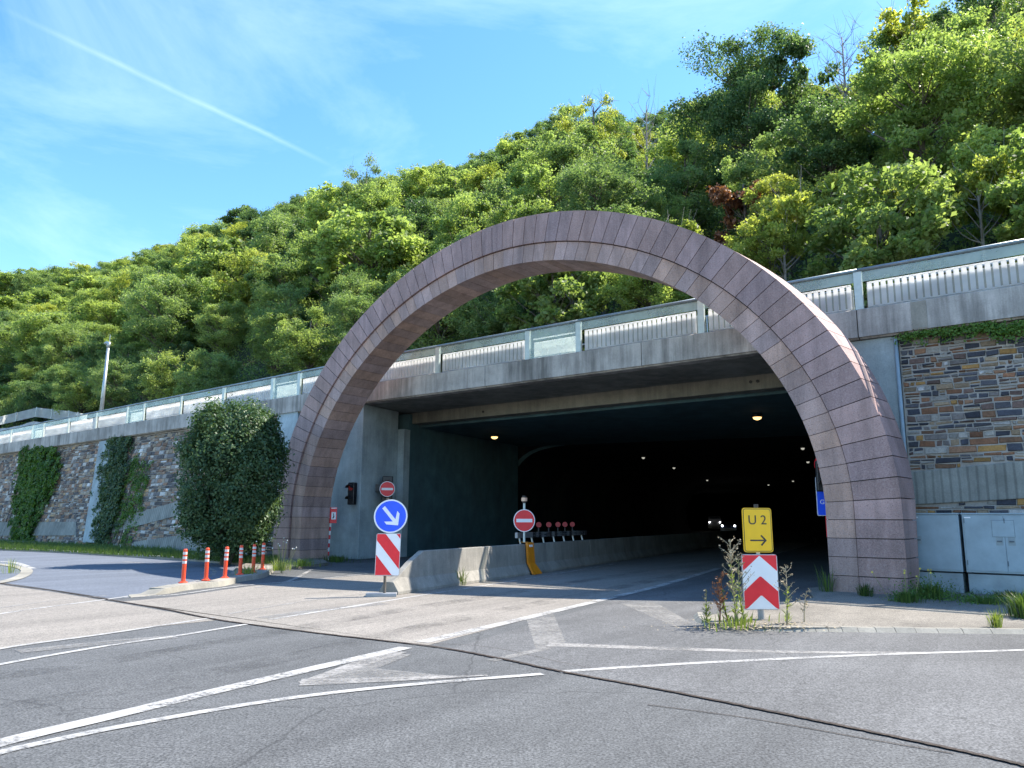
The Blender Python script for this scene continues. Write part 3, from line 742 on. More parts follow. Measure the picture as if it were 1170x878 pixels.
# ================================================================ railing on the deck
rl = empty('guard_railing', W(-14, 20.4, 6.8), 'pale metal and glass railing with white bars on the coping', 'railing')
def RP(a, z, dn=0.16): return W(a, ncap(a) + dn, z)
segs = []
bays = [14, 9.8, 7.8, 3.6, -.6, -4.8, -9.07, -13.27, -15.31, -19.47, -23.7, -27.9, -29.95]
a = -29.95; k = 0
while a > -120: 
    w = 4.2 if k % 4 != 3 else 2.05; a -= w; bays.append(a); k += 1
for i in range(len(bays) - 1):
    x1, x0 = bays[i], bays[i + 1]; plain = (x1 - x0) < 2.5; far = x1 < -34
    mb = MB()
    P = RP(x0, 0); mb.box((P[0], P[1], 6.81), (.19 if not far else .1, .09, 1.02), math.atan2(DY, DX))
    mb.build('post', M_pale, rl)
    zg = 6.84 if plain else 7.545
    mb = MB(); mb.add([RP(x0 + .1, zg, .12), RP(x1 - .1, zg, .12), RP(x1 - .1, 7.80, .12), RP(x0 + .1, 7.80, .12), RP(x0 + .1, zg, .13), RP(x1 - .1, zg, .13), RP(x1 - .1, 7.80, .13), RP(x0 + .1, 7.80, .13)], [(0, 1, 2, 3), (7, 6, 5, 4), (3, 2, 6, 7), (0, 4, 5, 1)])
    mb.build('glass_pane', M_glass, rl)
    mb = MB(); ztop = 7.52
    if not plain:
        nb = max(2, int((x1 - x0 - .5) / .16)); cc = [x0 + .25 + (x1 - x0 - .5) * q / nb for q in range(nb + 1)]
        for q in cc:
            P = RP(q, 0, .22); mb.box((P[0], P[1], 6.90), (.112, .03, ztop - 6.90), math.atan2(DY, DX))
    mb.tube([RP(x0 + .2, ztop, .22), RP(x1 - .2, ztop, .22)], .024, 8); mb.tube([RP(x0 + .2, 6.9, .22), RP(x1 - .2, 6.9, .22)], .02, 8)
    mb.build('baluster_panel', M_bars, rl)
    mb = MB(); mb.add([RP(x0 + .16, 6.84, .29), RP(x1 - .16, 6.84, .29), RP(x1 - .16, 7.42, .29), RP(x0 + .16, 7.42, .29)], [(0, 1, 2, 3)])
    mb.add([RP(x0 + .16, 6.84, .30), RP(x1 - .16, 6.84, .30), RP(x1 - .16, 7.42, .30), RP(x0 + .16, 7.42, .30)], [(3, 2, 1, 0)])
    mb.build('frosted_pane', M_frost if plain or far else M_frostd, rl)
    mb = MB(); mb.tube([RP(x0, 7.86, .13), RP(x1, 7.86, .13)], .045, 10); mb.build('top_rail', M_topr, rl, smooth=True)
# pipe handrail on the far side of the upper road
mb = MB(); hp = smooth_path([W(-20.5, 26.3, 7.9), W(-19, 26.3, 8.35), W(-16, 26.3, 8.75), W(-10, 26.3, 9.05), W(-5, 26.3, 9.15), W(6, 26.3, 9.2)], 4)
h = empty('handrail', W(-12, 26.3, 6.75), 'thin curved pipe handrail on the far side of the upper road', 'handrail')
mb.tube(hp, .035, 8); mb.build('rail', M_steel, h, smooth=True)
for i in range(2, len(hp), 3):
    mb = MB(); mb.tube([(hp[i][0], hp[i][1], 6.75), hp[i]], .028, 6); mb.build('post', M_steel, h)
# second fence on a rocky bank, far left
P0, P1, P2, P3 = onN(-40, 486, 27.5), onN(42, 466, 27.0), onN(79, 470, 26.0), onN(100, 474, 25.5)
fl = empty('glass_fence', P1, 'short pale green panel fence on a rocky bank, at far left above the railing', 'fence')
for A, B, nm in ((P0, P1, M_glass), (P1, P2, M_frost), (P2, P3, M_glass)):
    k = 4 if A is P0 else 2
    for j in range(k):
        a_, b_ = Vector(A).lerp(Vector(B), j / k), Vector(A).lerp(Vector(B), (j + 1) / k)
        h_ = Vector((0, 0, .8)); nn = Vector((0, .02, 0)); e_ = (b_ - a_) * .02
        mb = MB(); mb.hexa([a_ - h_ + e_, b_ - h_ - e_, b_ - h_ - e_ + nn, a_ - h_ + e_ + nn], [a_ + e_, b_ - e_, b_ - e_ + nn, a_ + e_ + nn]); mb.build('pane', M_frost, fl)
        mb = MB(); mb.tube([a_ - h_, a_ + Vector((0, 0, .06))], .04, 6); mb.build('post', M_steel, fl)
mb = MB(); k = 26
vs = []; fs = []
for i in range(k):
    t = i / (k - 1); a_ = Vector(P0).lerp(Vector(P1), min(1, t * 1.6)) if t < .625 else Vector(P1).lerp(Vector(P3), (t - .625) / .375)
    for j in range(5): vs.append((a_.x + random.uniform(-.2, .2) - NX * .5 * (4 - j), a_.y + random.uniform(-.2, .2) - NY * .5 * (4 - j), 6.7 + (a_.z - 1.2 - 6.7) * j / 4 + (random.uniform(-.15, .15) if 0 < j < 4 else 0)))
for i in range(k - 1):
    for j in range(4): fs.append((i * 5 + j, (i + 1) * 5 + j, (i + 1) * 5 + j + 1, i * 5 + j + 1))
mb.add(vs, fs); tag(mb.build('rock_bank', M_mortar, origin=tuple(P1)), 'low rocky bank under the panel fence at the far left', 'rock bank')
# lamp / camera mast
mp = onN(116, 466, 21.6); mb = MB(); base = (mp[0], mp[1], 6.75)
ms = empty('street_lamp', base, 'slim grey mast with a curved head behind the left railing', 'street lamp')
tp = onN(123.5, 398, 21.6)
mb.tube([base, (tp[0], tp[1], tp[2])], [.13, .085], 12); mb.build('pole', M_steel, ms, smooth=True)
mb = MB(); q = Vector(tp); mb.tube([q, q + Vector((0, 0, .18)), q + Vector((.05, 0, .3)), q + Vector((-.12, 0, .34)), q + Vector((-.22, 0, .26))], [.085, .11, .12, .11, .09], 10); mb.build('lamp_head', M_steel, ms, smooth=True)
mb = MB(); mb.tube([q + Vector((.05, 0, .3)), q + Vector((.06, 0, .85))], .018, 6); mb.build('antenna', M_steel, ms)

# ================================================================ concrete barrier into the tunnel
B0 = Vector((-2.22, 16.9, 0)); bd = Vector((4.07, 8.65, 0)).normalized(); bq = Vector((-bd.y, bd.x, 0))
half = [(0, 0), (0, .07), (.13, .30), (.17, .86), (.31, .86), (.35, .30), (.48, .07), (.48, 0)]
def barr(s0, s1, h0=1.0, h1=1.0, cut=0.0):
    m_ = MB(); k = len(half); vs = []
    secs = [(s0, h0), (s1, h1)] if not cut else cut
    for s, h in secs:
        for x, z in half:
            zz = min(z, .86 * h) if h < 1 else z
            P = B0 + bd * s + bq * x; vs.append((P.x, P.y, zz))
    fs = []
    for i in range(len(secs) - 1):
        for j in range(k): fs.append((i * k + (j + 1) % k, i * k + j, (i + 1) * k + j, (i + 1) * k + (j + 1) % k))
    fs += [tuple(range(k)), tuple(reversed(range((len(secs) - 1) * k, len(secs) * k)))]
    m_.add(vs, fs); return m_
bb = []
x = barr(0, 0, cut=[(-.30, .30), (-.05, .42), (.45, .75), (.95, 1.0), (4.1, 1.0)]).build('concrete_barrier', M_barr, origin=tuple(B0), bevel=.012)
tag(x, 'first concrete barrier block with its sloping near end', 'barrier', 'concrete barrier blocks leading into the tunnel')
labs = ['second concrete barrier block, next to the sloping one', 'third concrete barrier block, carrying the orange foot of the round sign', 'fourth concrete barrier block just beyond the orange foot']
s = 4.12; i = 0
while s < 58:
    P = B0 + bd * s
    x = barr(s, s + 3.98).build('concrete_barrier', M_barr, origin=(P.x, P.y, 0), bevel=.012)
    tag(x, labs[i] if i < 3 else 'concrete barrier block deep in the dark tunnel', 'barrier', 'concrete barrier blocks leading into the tunnel'); s += 4.0; i += 1

# ================================================================ signs
def frame_of(P, yaw):
    """board facing the viewer, turned by yaw degrees about the vertical"""
    y = math.radians(yaw); return Vector((math.cos(y), math.sin(y), 0)), Vector((0, 0, 1))
def board(root, name, P, ux, uz, poly, mats_layers, thick=.02):
    pass
def pole(root, P, z0, z1, r=.03, mat=M_steel, name='pole', off=.05, k=12):
    mb = MB(); mb.tube([(P[0], P[1] + off, z0), (P[0], P[1] + off, z1)], r, k); return mb.build(name, mat, root, smooth=False)
# --- right island: yellow U2 sign over red-white chevron board
cp = Vector(G(871, 708, .06)); sg = empty('detour_sign', tuple(cp), 'yellow U2 detour sign with arrow above a red and white chevron board on the right', 'road sign')
ux, uz = frame_of(cp, 3); o3 = (cp.x, cp.y - .04, 0)
sc_ = 12.9 / 885
pole(sg, cp, 0.06, 1.78, .03, M_steel)
mb = MB(); mb.tube([(cp.x, cp.y + .05, .06), (cp.x, cp.y + .05, .28)], .05, 12); mb.build('socket', M_back, sg)
tilt = Vector((-.008, 0, 1)).normalized()
O = Vector((cp.x, cp.y - .02, 0)) 
zc0, zc1 = .21, 1.05; hw = .285
mb = MB(); mb.plate(O, ux, tilt, rrect(-hw, zc0, hw, zc1, .04), -.02, 0, 0); mb.plate(O, ux, tilt, rrect(-hw + .008, zc0 + .008, hw - .008, zc1 - .008, .035), 0, .003, 1)
bo = mb.build('chevron_board', [M_back, M_signw], sg)
def clipband(f0, f1, x0, x1, z0, z1, N=24):
    """band between two height functions, clipped to the board"""
    xs = np.linspace(x0, x1, N); lo = [min(max(f0(x), z0), z1) for x in xs]; hi = [min(max(f1(x), z0), z1) for x in xs]
    out = []
    for i in range(N - 1):
        if hi[i] - lo[i] > 1e-4 or hi[i + 1] - lo[i + 1] > 1e-4: out.append([(xs[i], lo[i]), (xs[i + 1], lo[i + 1]), (xs[i + 1], hi[i + 1]), (xs[i], hi[i])])
    return out
mb = MB(); zr = zc1 - .012; e = .014
pk = zc1 + .0
fA = lambda x: pk - .02 - abs(x) * .87          # lower edge of the top corners
fB = lambda x: pk - .33 - abs(x) * .87          # upper edge of the chevron
fC = lambda x: pk - .62 - abs(x) * .87
for q in clipband(fC, fB, -hw + e, hw - e, zc0 + e, zr): mb.plate(O, ux, tilt, q, .003, .006)
mb.build('red_chevron', M_red, bo)
for x0_, x1_ in ((-hw + e, -.001), (.001, hw - e)):
    mb = MB()
    for q in clipband(fA, lambda x: 9, x0_, x1_, zc0 + e, zr): mb.plate(O, ux, tilt, q, .003, .006)
    mb.build('red_corner', M_red, bo)
yz0, yz1, yw = 1.08, 1.77, .235
O2 = Vector((cp.x, cp.y - .02, 0))
mb = MB(); mb.plate(O2, ux, tilt, rrect(-yw, yz0, yw, yz1, .045), -.02, 0, 0)
mb.plate(O2, ux, tilt, rrect(-yw + .012, yz0 + .012, yw - .012, yz1 - .012, .038), 0, .002, 1); mb.plate(O2, ux, tilt, rrect(-yw + .022, yz0 + .022, yw - .022, yz1 - .022, .03), .002, .004, 2)
yb = mb.build('yellow_board', [M_yel, M_blk, M_yel], sg)
text_plate('U 2', .205, O2, ux, tilt, .006, .002, M_blk, 'lettering', yb, .0, 1.575).parent = yb
mb = MB(); az = 1.265
mb.plate(O2, ux, tilt, [(-.13, az - .011), (.12, az - .011), (.12, az + .011), (-.13, az + .011)], .004, .007)
for sgn in (1, -1):
    mb.plate(O2, ux, tilt, [(.135, az), (.055, az + sgn * .085), (.036, az + sgn * .07), (.10, az)], .0045, .0075)
mb.build('arrow', M_blk, yb)
mb = MB(); mb.tube([(cp.x - .0, cp.y + .05, 1.76), (cp.x - .0, cp.y + .05, 1.83)], .036, 12); mb.build('pole_cap', M_blk, sg)
# --- left: blue arrow disc over striped board
gp = Vector(G(437, 682)); s2 = empty('keep_right_sign', tuple(gp), 'blue round arrow sign above a red and white striped board by the barrier end', 'road sign')
ux, uz = frame_of(gp, 12); dep = 16.8; O = Vector((gp.x + .07, gp.y - .03, 0)); tl = Vector((.02, 0, 1)).normalized()
pole(s2, (gp.x + .03, gp.y), 0, 2.0, .03, M_bark)
mb = MB(); mb.box((gp.x - .03, gp.y + .05, 0), (.62, .30, .07), .1); mb.build('foot_plate', M_back, s2, bevel=.01)
z0, z1, hw = .42, 1.27, .25
mb = MB(); mb.plate(O, ux, tl, rrect(-hw, z0, hw, z1, .03), -.02, 0, 0); mb.plate(O, ux, tl, rrect(-hw + .006, z0 + .006, hw - .006, z1 - .006, .026), 0, .003, 1)
sb = mb.build('striped_board', [M_back, M_signw], s2)
mb = MB(); e = .012
g0 = lambda c: (lambda x: z0 + c - x * 1.22)
for lo, hi in ((-2, .13), (.42, .76), (1.03, 3)):
    for q in clipband(g0(lo), g0(hi), -hw + e, hw - e, z0 + e, z1 - e): mb.plate(O, ux, tl, q, .003, .006)
mb.build('red_stripes', M_red, sb)
r = .345; zc = 1.62; O = O + Vector((.0, -.005, 0))
mb = MB(); mb.plate(O, ux, tl, circle(.02, zc, r, 36), -.025, 0, 0); mb.plate(O, ux, tl, circle(.02, zc, r - .03, 36), 0, .004, 1)
db = mb.build('blue_disc', [M_signw, M_blue_s], s2)
mb = MB(); d45 = -PI / 4 - .08; ca, sa = math.cos(d45), math.sin(d45)
def rot(x, z): return (.02 + x * ca - z * sa, zc + x * sa + z * ca)
mb.plate(O, ux, tl, [rot(-.24, -.035), rot(.17, -.035), rot(.17, .035), rot(-.24, .035)], .004, .008)
for sgn in (1, -1):
    mb.plate(O, ux, tl, [rot(.245, 0), rot(.075, sgn * .17), rot(.0, sgn * .17), rot(.14, 0)], .0045, .0085)
mb.build('arrow', M_signw, db)
# --- no-entry signs
def no_entry(root, O, ux, uz, r, zc, back=M_signw):
    mb = MB(); mb.plate(O, ux, uz, circle(0, zc, r, 32), -.02, 0, 0); mb.plate(O, ux, uz, circle(0, zc, r * .93, 32), 0, .004, 1)
    d = mb.build('disc', [back, M_red], root)
    mb = MB(); mb.plate(O, ux, uz, [(-r * .74, zc - r * .15), (r * .74, zc - r * .15), (r * .74, zc + r * .15), (-r * .74, zc + r * .15)], .004, .008); mb.build('white_bar', M_signw, d)
    return d
def s_for(px, py, off):
    d = sight(px, py); k = d[0] / d[1]; q0 = B0 + bq * off
    return (k * q0.y - q0.x) / (bd.x - k * bd.y)
Pb = B0 + bd * s_for(599, 600, .24) + bq * .24; bs = empty('no_entry_sign', (Pb.x, Pb.y, 0), 'round no entry sign with small lamp, on an orange foot straddling the barrier', 'road sign')
ux, uz = frame_of(Pb, 15)
q = (Pb.x, Pb.y - .08, at_dist(598, 595, Pb.y)[2]); O = Vector((q[0], q[1], 0)); zc = q[2]
no_entry(bs, O, ux, uz, .325, zc)
mb = MB(); mb.tube([(q[0], q[1] + .06, .9), (q[0], q[1] + .06, zc + .55)], .035, 10); mb.build('pole', M_pale, bs)
mb = MB(); mb.tube([(q[0], q[1] + .06, zc + .5), (q[0], q[1] + .06, zc + .72)], [.055, .07], 12, 0); mb.tube([(q[0], q[1] + .06, zc + .56), (q[0], q[1] + .06, zc + .66)], .09, 12, 1); mb.build('warning_lamp', [M_blk, M_ambl], bs)
# orange foot: plate bent over the barrier
mb = MB(); th = .035
def bp(s, x, z, o=0): P = B0 + bd * s + bq * x; return (P.x, P.y, z)
pth = [(-.14, .02), (.06, .32), (.11, .90), (.36, .92)]
for (xa, za), (xb, zb) in zip(pth[:-1], pth[1:]):
    wa = .30 if za < .2 else .24; wb = .30 if zb < .2 else .22
    so = s_for(609, 640, 0)
    A1 = [bp(so - wa, xa - .03, za), bp(so + wa, xa - .03, za), bp(so + wb, xb - .03, zb), bp(so - wb, xb - .03, zb)]
    A2 = [bp(so - wa, xa + .03, za), bp(so + wa, xa + .03, za), bp(so + wb, xb + .03, zb), bp(so - wb, xb + .03, zb)]
    mb.hexa(A1, A2)
ft = mb.build('orange_foot', M_orange, bs)
mb = MB(); mb.hexa([bp(so - .1, .07, .78), bp(so + .08, .07, .78), bp(so + .08, .08, .84), bp(so - .1, .08, .84)], [bp(so - .1, .04, .78), bp(so + .08, .04, .78), bp(so + .08, .05, .84), bp(so - .1, .05, .84)]); mb.build('label_plate', M_signw, ft)
# traffic-light housings and a wall-mounted no entry sign on the left abutment
def tlight(root, P, yaw, h=.86, w=.30, lenses=2, lit=0):
    mb = MB(); mb.box((P[0], P[1], P[2]), (w, .22, h), yaw); hs = mb.build('housing', M_blk, root, bevel=.03)
    c, s_ = math.cos(yaw), math.sin(yaw); fx, fy = s_, -c
    for k in range(lenses):
        z = P[2] + h * (1 - (k + .5) / lenses); f0 = Vector((P[0] + fx * .11, P[1] + fy * .11, z)); fd = Vector((fx, fy, 0))
        mb = MB(); mb.tube([f0, f0 + fd * .015], .10, 16); mb.build('lens', M_redlit if k == lit else M_rub, hs)
        mb = MB(); seg = [math.pi * j / 8 for j in range(9)]
        vs = []
        for t in seg:
            d = Vector((c, s_, 0)) * math.cos(t) * .115 + Vector((0, 0, 1)) * math.sin(t) * .115
            vs += [tuple(f0 + d), tuple(f0 + d + fd * .2)]
        mb.add(vs, [(2 * j, 2 * j + 1, 2 * j + 3, 2 * j + 2) for j in range(8)]); ho = mb.build('hood', M_blk, hs)
        sm = ho.modifiers.new('t', 'SOLIDIFY'); sm.thickness = .012
    return hs
q = onN(402, 577, 20.1); yaw = math.atan2(DY, DX) + .25
tl1 = empty('traffic_light', q, 'two-lens black traffic light on the pale edge of the left abutment', 'traffic light')
tlight(tl1, q, yaw)
mb = MB(); mb.box((q[0] + .05, q[1] + .2, q[2] + .3), (.08, .5, .08), yaw); mb.build('bracket', M_blk, tl1)
q = onN(442, 576, 21.6); tl2 = empty('traffic_light', q, 'black traffic light half hidden behind the wall-mounted no entry sign', 'traffic light')
tlight(tl2, (q[0], q[1], q[2]), .2, 1.1, .42)
mb = MB(); mb.box((q[0] - .35, q[1] + .12, q[2] + .5), (.28, .2, .28), .2); mb.build('side_box', M_blk, tl2)
sn = onN(442.5, 559, 21.1); ne = empty('no_entry_sign', (sn[0], sn[1], 0), 'small round no entry sign fixed to the left abutment wall', 'road sign')
ux, uz = frame_of(sn, 15); no_entry(ne, Vector((sn[0], sn[1], 0)), ux, uz, .30, sn[2])
mb = MB(); mb.tube([(sn[0], sn[1] + .02, sn[2]), (sn[0] - .1, sn[1] + 1.0, sn[2])], .025, 8); mb.build('bracket', M_blk, ne)
# little box on the wall
q = onN(412, 578, 21.0); mb = MB(); mb.box(q, (.13, .1, .16), math.atan2(TY, TX)); tag(mb.build('junction_box', M_steel, origin=q), 'small grey junction box on the left abutment wall', 'junction box')
# red and white post sign by the left foot of the arch
q = Vector(G(374.5, 640)); ps = empty('marker_post', tuple(q), 'thin red and white post with a small red boxed sign by the arch foot', 'marker post')
mb = MB(); 
for k in range(9): mb.tube([(q.x + k * .004, q.y, k * .155), (q.x + (k + 1) * .004, q.y, (k + 1) * .155)], .038, 8, k % 2)
mb.build('striped_pole', [M_signw, M_red], ps)
for sgn, xo in ((-1, -.115), (1, .115)):
    ux = Vector((math.cos(.35 * sgn), math.sin(.35 * sgn), 0)); O = Vector((q.x + .05 + xo, q.y - .06, 0))
    mb = MB(); mb.plate(O, ux, Vector((0, 0, 1)), rrect(-.12, 1.38, .12, 1.98, .02), -.02, 0, 0); mb.plate(O, ux, Vector((0, 0, 1)), rrect(-.085, 1.52, .085, 1.80, .01), 0, .004, 1)
    mb.plate(O, ux, Vector((0, 0, 1)), [(-.05, 1.56), (.0, 1.56), (.03, 1.62), (.0, 1.74), (-.03, 1.76), (-.01, 1.66)], .004, .007, 2); mb.plate(O, ux, Vector((0, 0, 1)), [(-.10, 1.93), (.1, 1.93), (.1, 1.965), (-.1, 1.965)], 0, .004, 1)
    mb.build('sign_face', [M_red, M_signw, M_blk], ps)
# signs in the dark behind the right foot of the arch
q = at_dist(949, 574, 19.0); rs = empty('tunnel_info_sign', (q[0], q[1], 0), 'blue information sign half hidden behind the right foot of the arch', 'road sign')
ux, uz = frame_of(q, -14); O = Vector((q[0], q[1], 0)); z0 = q[2] - .33
mb = MB(); mb.plate(O, ux, uz, rrect(-.32, z0, .42, z0 + .95, .03), -.02, 0, 0); mb.plate(O, ux, uz, rrect(-.305, z0 + .015, .405, z0 + .935, .025), 0, .003, 1)
b1 = mb.build('blue_board', [M_signw, M_blue_s], rs)
mb = MB(); mb.plate(O, ux, uz, [(-.1, z0 + .52), (.3, z0 + .52), (.3, z0 + .86), (.1, z0 + .9), (-.1, z0 + .8)], .003, .006); mb.build('pictogram', M_signw, b1)
text_plate('Glück', .15, O, ux, uz, .005, .002, M_signw, 'lettering', b1, -.07, z0 + .33)
mb = MB(); mb.tube([(q[0] + .25, q[1] + .05, .1), (q[0] + .25, q[1] + .05, z0 + 1.9)], .04, 10); mb.build('pole', M_steel, rs)
w = at_dist(949, 600, 19.1); w_ = empty('guide_plate', (w[0], w[1], 0), 'narrow red and white plate low behind the right arch foot', 'road sign')
mb = MB(); mb.plate(Vector((w[0], w[1], 0)), ux, uz, rrect(-.11, w[2] - .3, .11, w[2] + .3, .02), -.02, 0, 0); mb.plate(Vector((w[0], w[1], 0)), ux, uz, rrect(-.075, w[2] - .26, -.03, w[2] + .26, .01), 0, .003, 1); mb.build('plate', [M_red, M_signw], w_)
mb = MB(); mb.tube([(w[0] + .03, w[1] + .05, .1), (w[0] + .03, w[1] + .05, w[2] + .3)], .03, 8); mb.build('pole', M_steel, w_)
q2 = at_dist(941, 562, 18.8); t3 = empty('traffic_light', q2, 'black traffic light beside the right inner edge of the arch', 'traffic light')
tlight(t3, q2, -.25, .75, .30)
mb = MB(); mb.box((q2[0] + .25, q2[1] + .1, q2[2] + .3), (.5, .08, .08), -.25); mb.build('bracket', M_blk, t3)
q4 = at_dist(945, 531, 19.2); r4 = empty('ring_sign', (q4[0], q4[1], 0), 'round red rimmed sign peeking out above the right traffic light', 'road sign')
mb = MB(); O = Vector((q4[0], q4[1], 0)); mb.plate(O, ux, uz, circle(0, q4[2], .3, 30), -.02, 0, 0); mb.plate(O, ux, uz, circle(0, q4[2], .21, 30), 0, .004, 1)
mb.build('disc', [M_red, M_signw], r4); mb = MB(); mb.tube([(q4[0] + .1, q4[1] + .04, .1), (q4[0] + .1, q4[1] + .04, q4[2] + .2)], .035, 8); mb.build('pole', M_steel, r4)

# ================================================================ bollards
BX = [(209, 667, 'first orange bollard from the road end of the kerb, lowest in view', 0), (235, 664, 'second orange bollard from the road end of the kerb', .01), (256.5, 661.5, 'third orange bollard along the kerb, leaning a little', .05), (274, 657.5, 'fourth orange bollard along the kerb', .0), (289, 655, 'fifth orange bollard along the kerb, second from the weeds', -.01), (299.5, 651.5, 'last orange bollard along the kerb, next to the flowering weeds', .01)]
proto = empty('flexible_bollard', (0, 0, 0))
def ring_tube(z0, z1, r0, r1, name, mat):
    mb = MB(); mb.tube([(0, 0, z0), (0, 0, z1)], [r0, r1], 16); return mb.build(name, mat, proto, smooth=False)
mb = MB(); mb.tube([(0, 0, 0), (0, 0, .03), (0, 0, .05)], [.10, .10, .06], 16); mb.build('base', M_bol, proto)
mb = MB(); mb.tube([(0, 0, .03), (0, 0, .1), (0, 0, .70), (0, 0, .75), (0, 0, .765)], [.055, .046, .046, .044, .03], 16); mb.build('body', M_bol, proto)
for z in (.44, .54, .64): ring_tube(z, z + .06, .0485, .0485, 'reflective_band', M_refl)
for i, (x, y, lab, ln) in enumerate(BX):
    o = proto if i == 0 else copy_tree(proto)
    P = G(x, y, .10 if i else .10); o.location = P; o.rotation_euler = (0, ln, random.uniform(0, 3))
    tag(o, lab, 'bollard', 'orange bollards on the kerb')

# ================================================================ utility cabinets
def cabinet(a0, a1, z1, label, doors, hatch):
    c = empty('utility_cabinet', W((a0 + a1) / 2, 19.55, .06), label, 'utility cabinet')
    n0, n1 = 19.42, 20.1
    mb = MB(); mb.wbox(a0 + .02, a1 - .02, n0 + .03, n1, .06, .47); mb.build('plinth', M_cabb, c, bevel=.008)
    mb = MB(); mb.wbox(a0, a1, n0, n1, .50, z1); bd_ = mb.build('body', M_cab, c, bevel=.012)
    mb = MB(); mb.wbox(a0 - .015, a1 + .015, n0 - .02, n1, z1, z1 + .035); mb.build('roof', M_cab, c, bevel=.008)
    x = a0 + .03; w = (a1 - a0 - .06) / doors
    for d in range(doors):
        mb = MB(); mb.wbox(x + .006, x + w - .006, n0 - .014, n0, .54, z1 - .03); dr = mb.build('door', M_cab, c, bevel=.004)
        hx = x + w - .17 if d == 0 and doors > 1 else x + .05
        mb = MB(); mb.wbox(hx, hx + .13, n0 - .018, n0 - .014, 1.08, 1.25, 0); mb.wbox(hx + .02, hx + .11, n0 - .03, n0 - .018, 1.15, 1.18, 1); mb.build('handle', [M_cabb, M_cabl], dr)
        for zh in (.66, z1 - .18):
            mb = MB(); mb.wbox(x + .004, x + .02, n0 - .026, n0 - .014, zh, zh + .1); mb.build('hinge', M_cabl, dr)
        x += w
    if hatch:
        hx = a0 + .55
        mb = MB(); mb.wbox(hx, hx + .40, n0 - .024, n0 - .0145, 1.26, 1.60, 0); hh = mb.build('hatch', M_cab, c, bevel=.004)
        mb = MB()
        for q in ((hx - .004, hx + .404, 1.254, 1.26), (hx - .004, hx + .404, 1.60, 1.606), (hx - .004, hx, 1.26, 1.60), (hx + .40, hx + .404, 1.26, 1.60)): mb.wbox(q[0], q[1], n0 - .018, n0 - .0142, q[2], q[3])
        mb.build('seal', M_cabl, hh)
    mb = MB(); mb.wbox(a0 + .05, a0 + .17, n0 - .0175, n0 - .0142, z1 - .075, z1 - .05); mb.build('name_plate', M_signw, c)
    return c
cabinet(-3.86, -2.90, 1.72, 'narrower grey-blue utility cabinet next to the right arch foot', 1, False)
cabinet(-2.84, -1.30, 1.72, 'wider grey-blue utility cabinet with a square hatch, at right of the other', 2, True)

# ================================================================ lamps, lights, cars in the tunnel
def bracket_lamp(P, label, warm, r=.17):
    e_ = empty('ceiling_lamp', P, label, 'ceiling lamp', 'lamps under the tunnel ceiling')
    mb = MB(); mb.tube([P, (P[0], P[1], P[2] - .10)], r + .03, 14); mb.build('housing', M_blk, e_)
    mb = MB(); mb.tube([(P[0], P[1], P[2] - .10), (P[0], P[1], P[2] - .16), (P[0], P[1], P[2] - .2)], [r, r * .85, r * .3], 14); mb.build('diffuser', M_lampw if warm else M_lampc, e_, smooth=True)
for x, y, l, w in ((865, 474, 'warm glowing ceiling lamp, brightest, at right under the tunnel ceiling', 1), (565, 497, 'pale ceiling lamp at left, above the side wall of the tunnel', 1), (917, 510, 'cool ceiling lamp near the right inner edge of the arch, upper of two', 0), (923, 526, 'cool ceiling lamp near the right inner edge of the arch, lower of two', 0), (735, 521, 'cool ceiling lamp in the middle of the dark tunnel mouth', 0), (770, 533, 'small cool ceiling lamp right of the middle one', 0), (906, 548.5, 'tiny far ceiling lamp at right, in the dark above the chevron sign', 0), (808, 547.5, 'tiny far ceiling lamp above the headlights, left of its pair', 0), (878, 553, 'tiny far ceiling lamp left of the right tunnel lamps', 0)):
    P = G(x, y, 5.46)
    bracket_lamp(P, l, w, .16 if w else .10)
# barrier-top beam with red lamps, beside the barrier further in
bm = empty('guard_beam', bp(9.5, .3, .87), 'white and red beam on short posts above the barrier, in the tunnel', 'beam')
mb = MB()
s_b0, s_b1 = s_for(592, 613, .5), s_for(668, 612, .5)
for k in range(26):
    s = s_b0 + k * .43 * (s_b1 - s_b0) / 11; mb.hexa([bp(s, .52, 1.02), bp(s + .43, .52, 1.02), bp(s + .43, .60, 1.02), bp(s, .60, 1.02)], [bp(s, .52, 1.18), bp(s + .43, .52, 1.18), bp(s + .43, .60, 1.18), bp(s, .60, 1.18)], k % 2 if k > 4 else 0)
mb.build('beam', [M_back, M_gap], bm)
for k in range(7):
    s = s_b0 + .2 + k * (s_b1 - s_b0 - .4) / 6; mb = MB(); mb.tube([bp(s, .5, .80), bp(s, .56, 1.05)], .03, 6); mb.build('post', M_steel, bm)
for k, s in enumerate([s_for(q_, 604, .56) for q_ in (615.5, 627, 637.5, 645.5, 654)]):
    P = bp(s, .56, 1.18)
    wl = empty('warning_lamp', P, 'round red warning lamp on the striped beam, %s' % ('nearest the no entry sign', 'second from the no entry sign', 'third from the no entry sign', 'fourth from the no entry sign', 'deepest in the tunnel')[k], 'warning lamp', 'red warning lamps on the beam in the tunnel')
    mb = MB(); v = Vector(P); mb.tube([v, v + Vector((0, 0, .12))], .025, 6); mb.build('stem', M_blk, wl)
    mb = MB(); mb.tube([v + Vector((0, -.05, .22)), v + Vector((0, .05, .22))], .085, 16); mb.build('lens', M_redlit, wl)
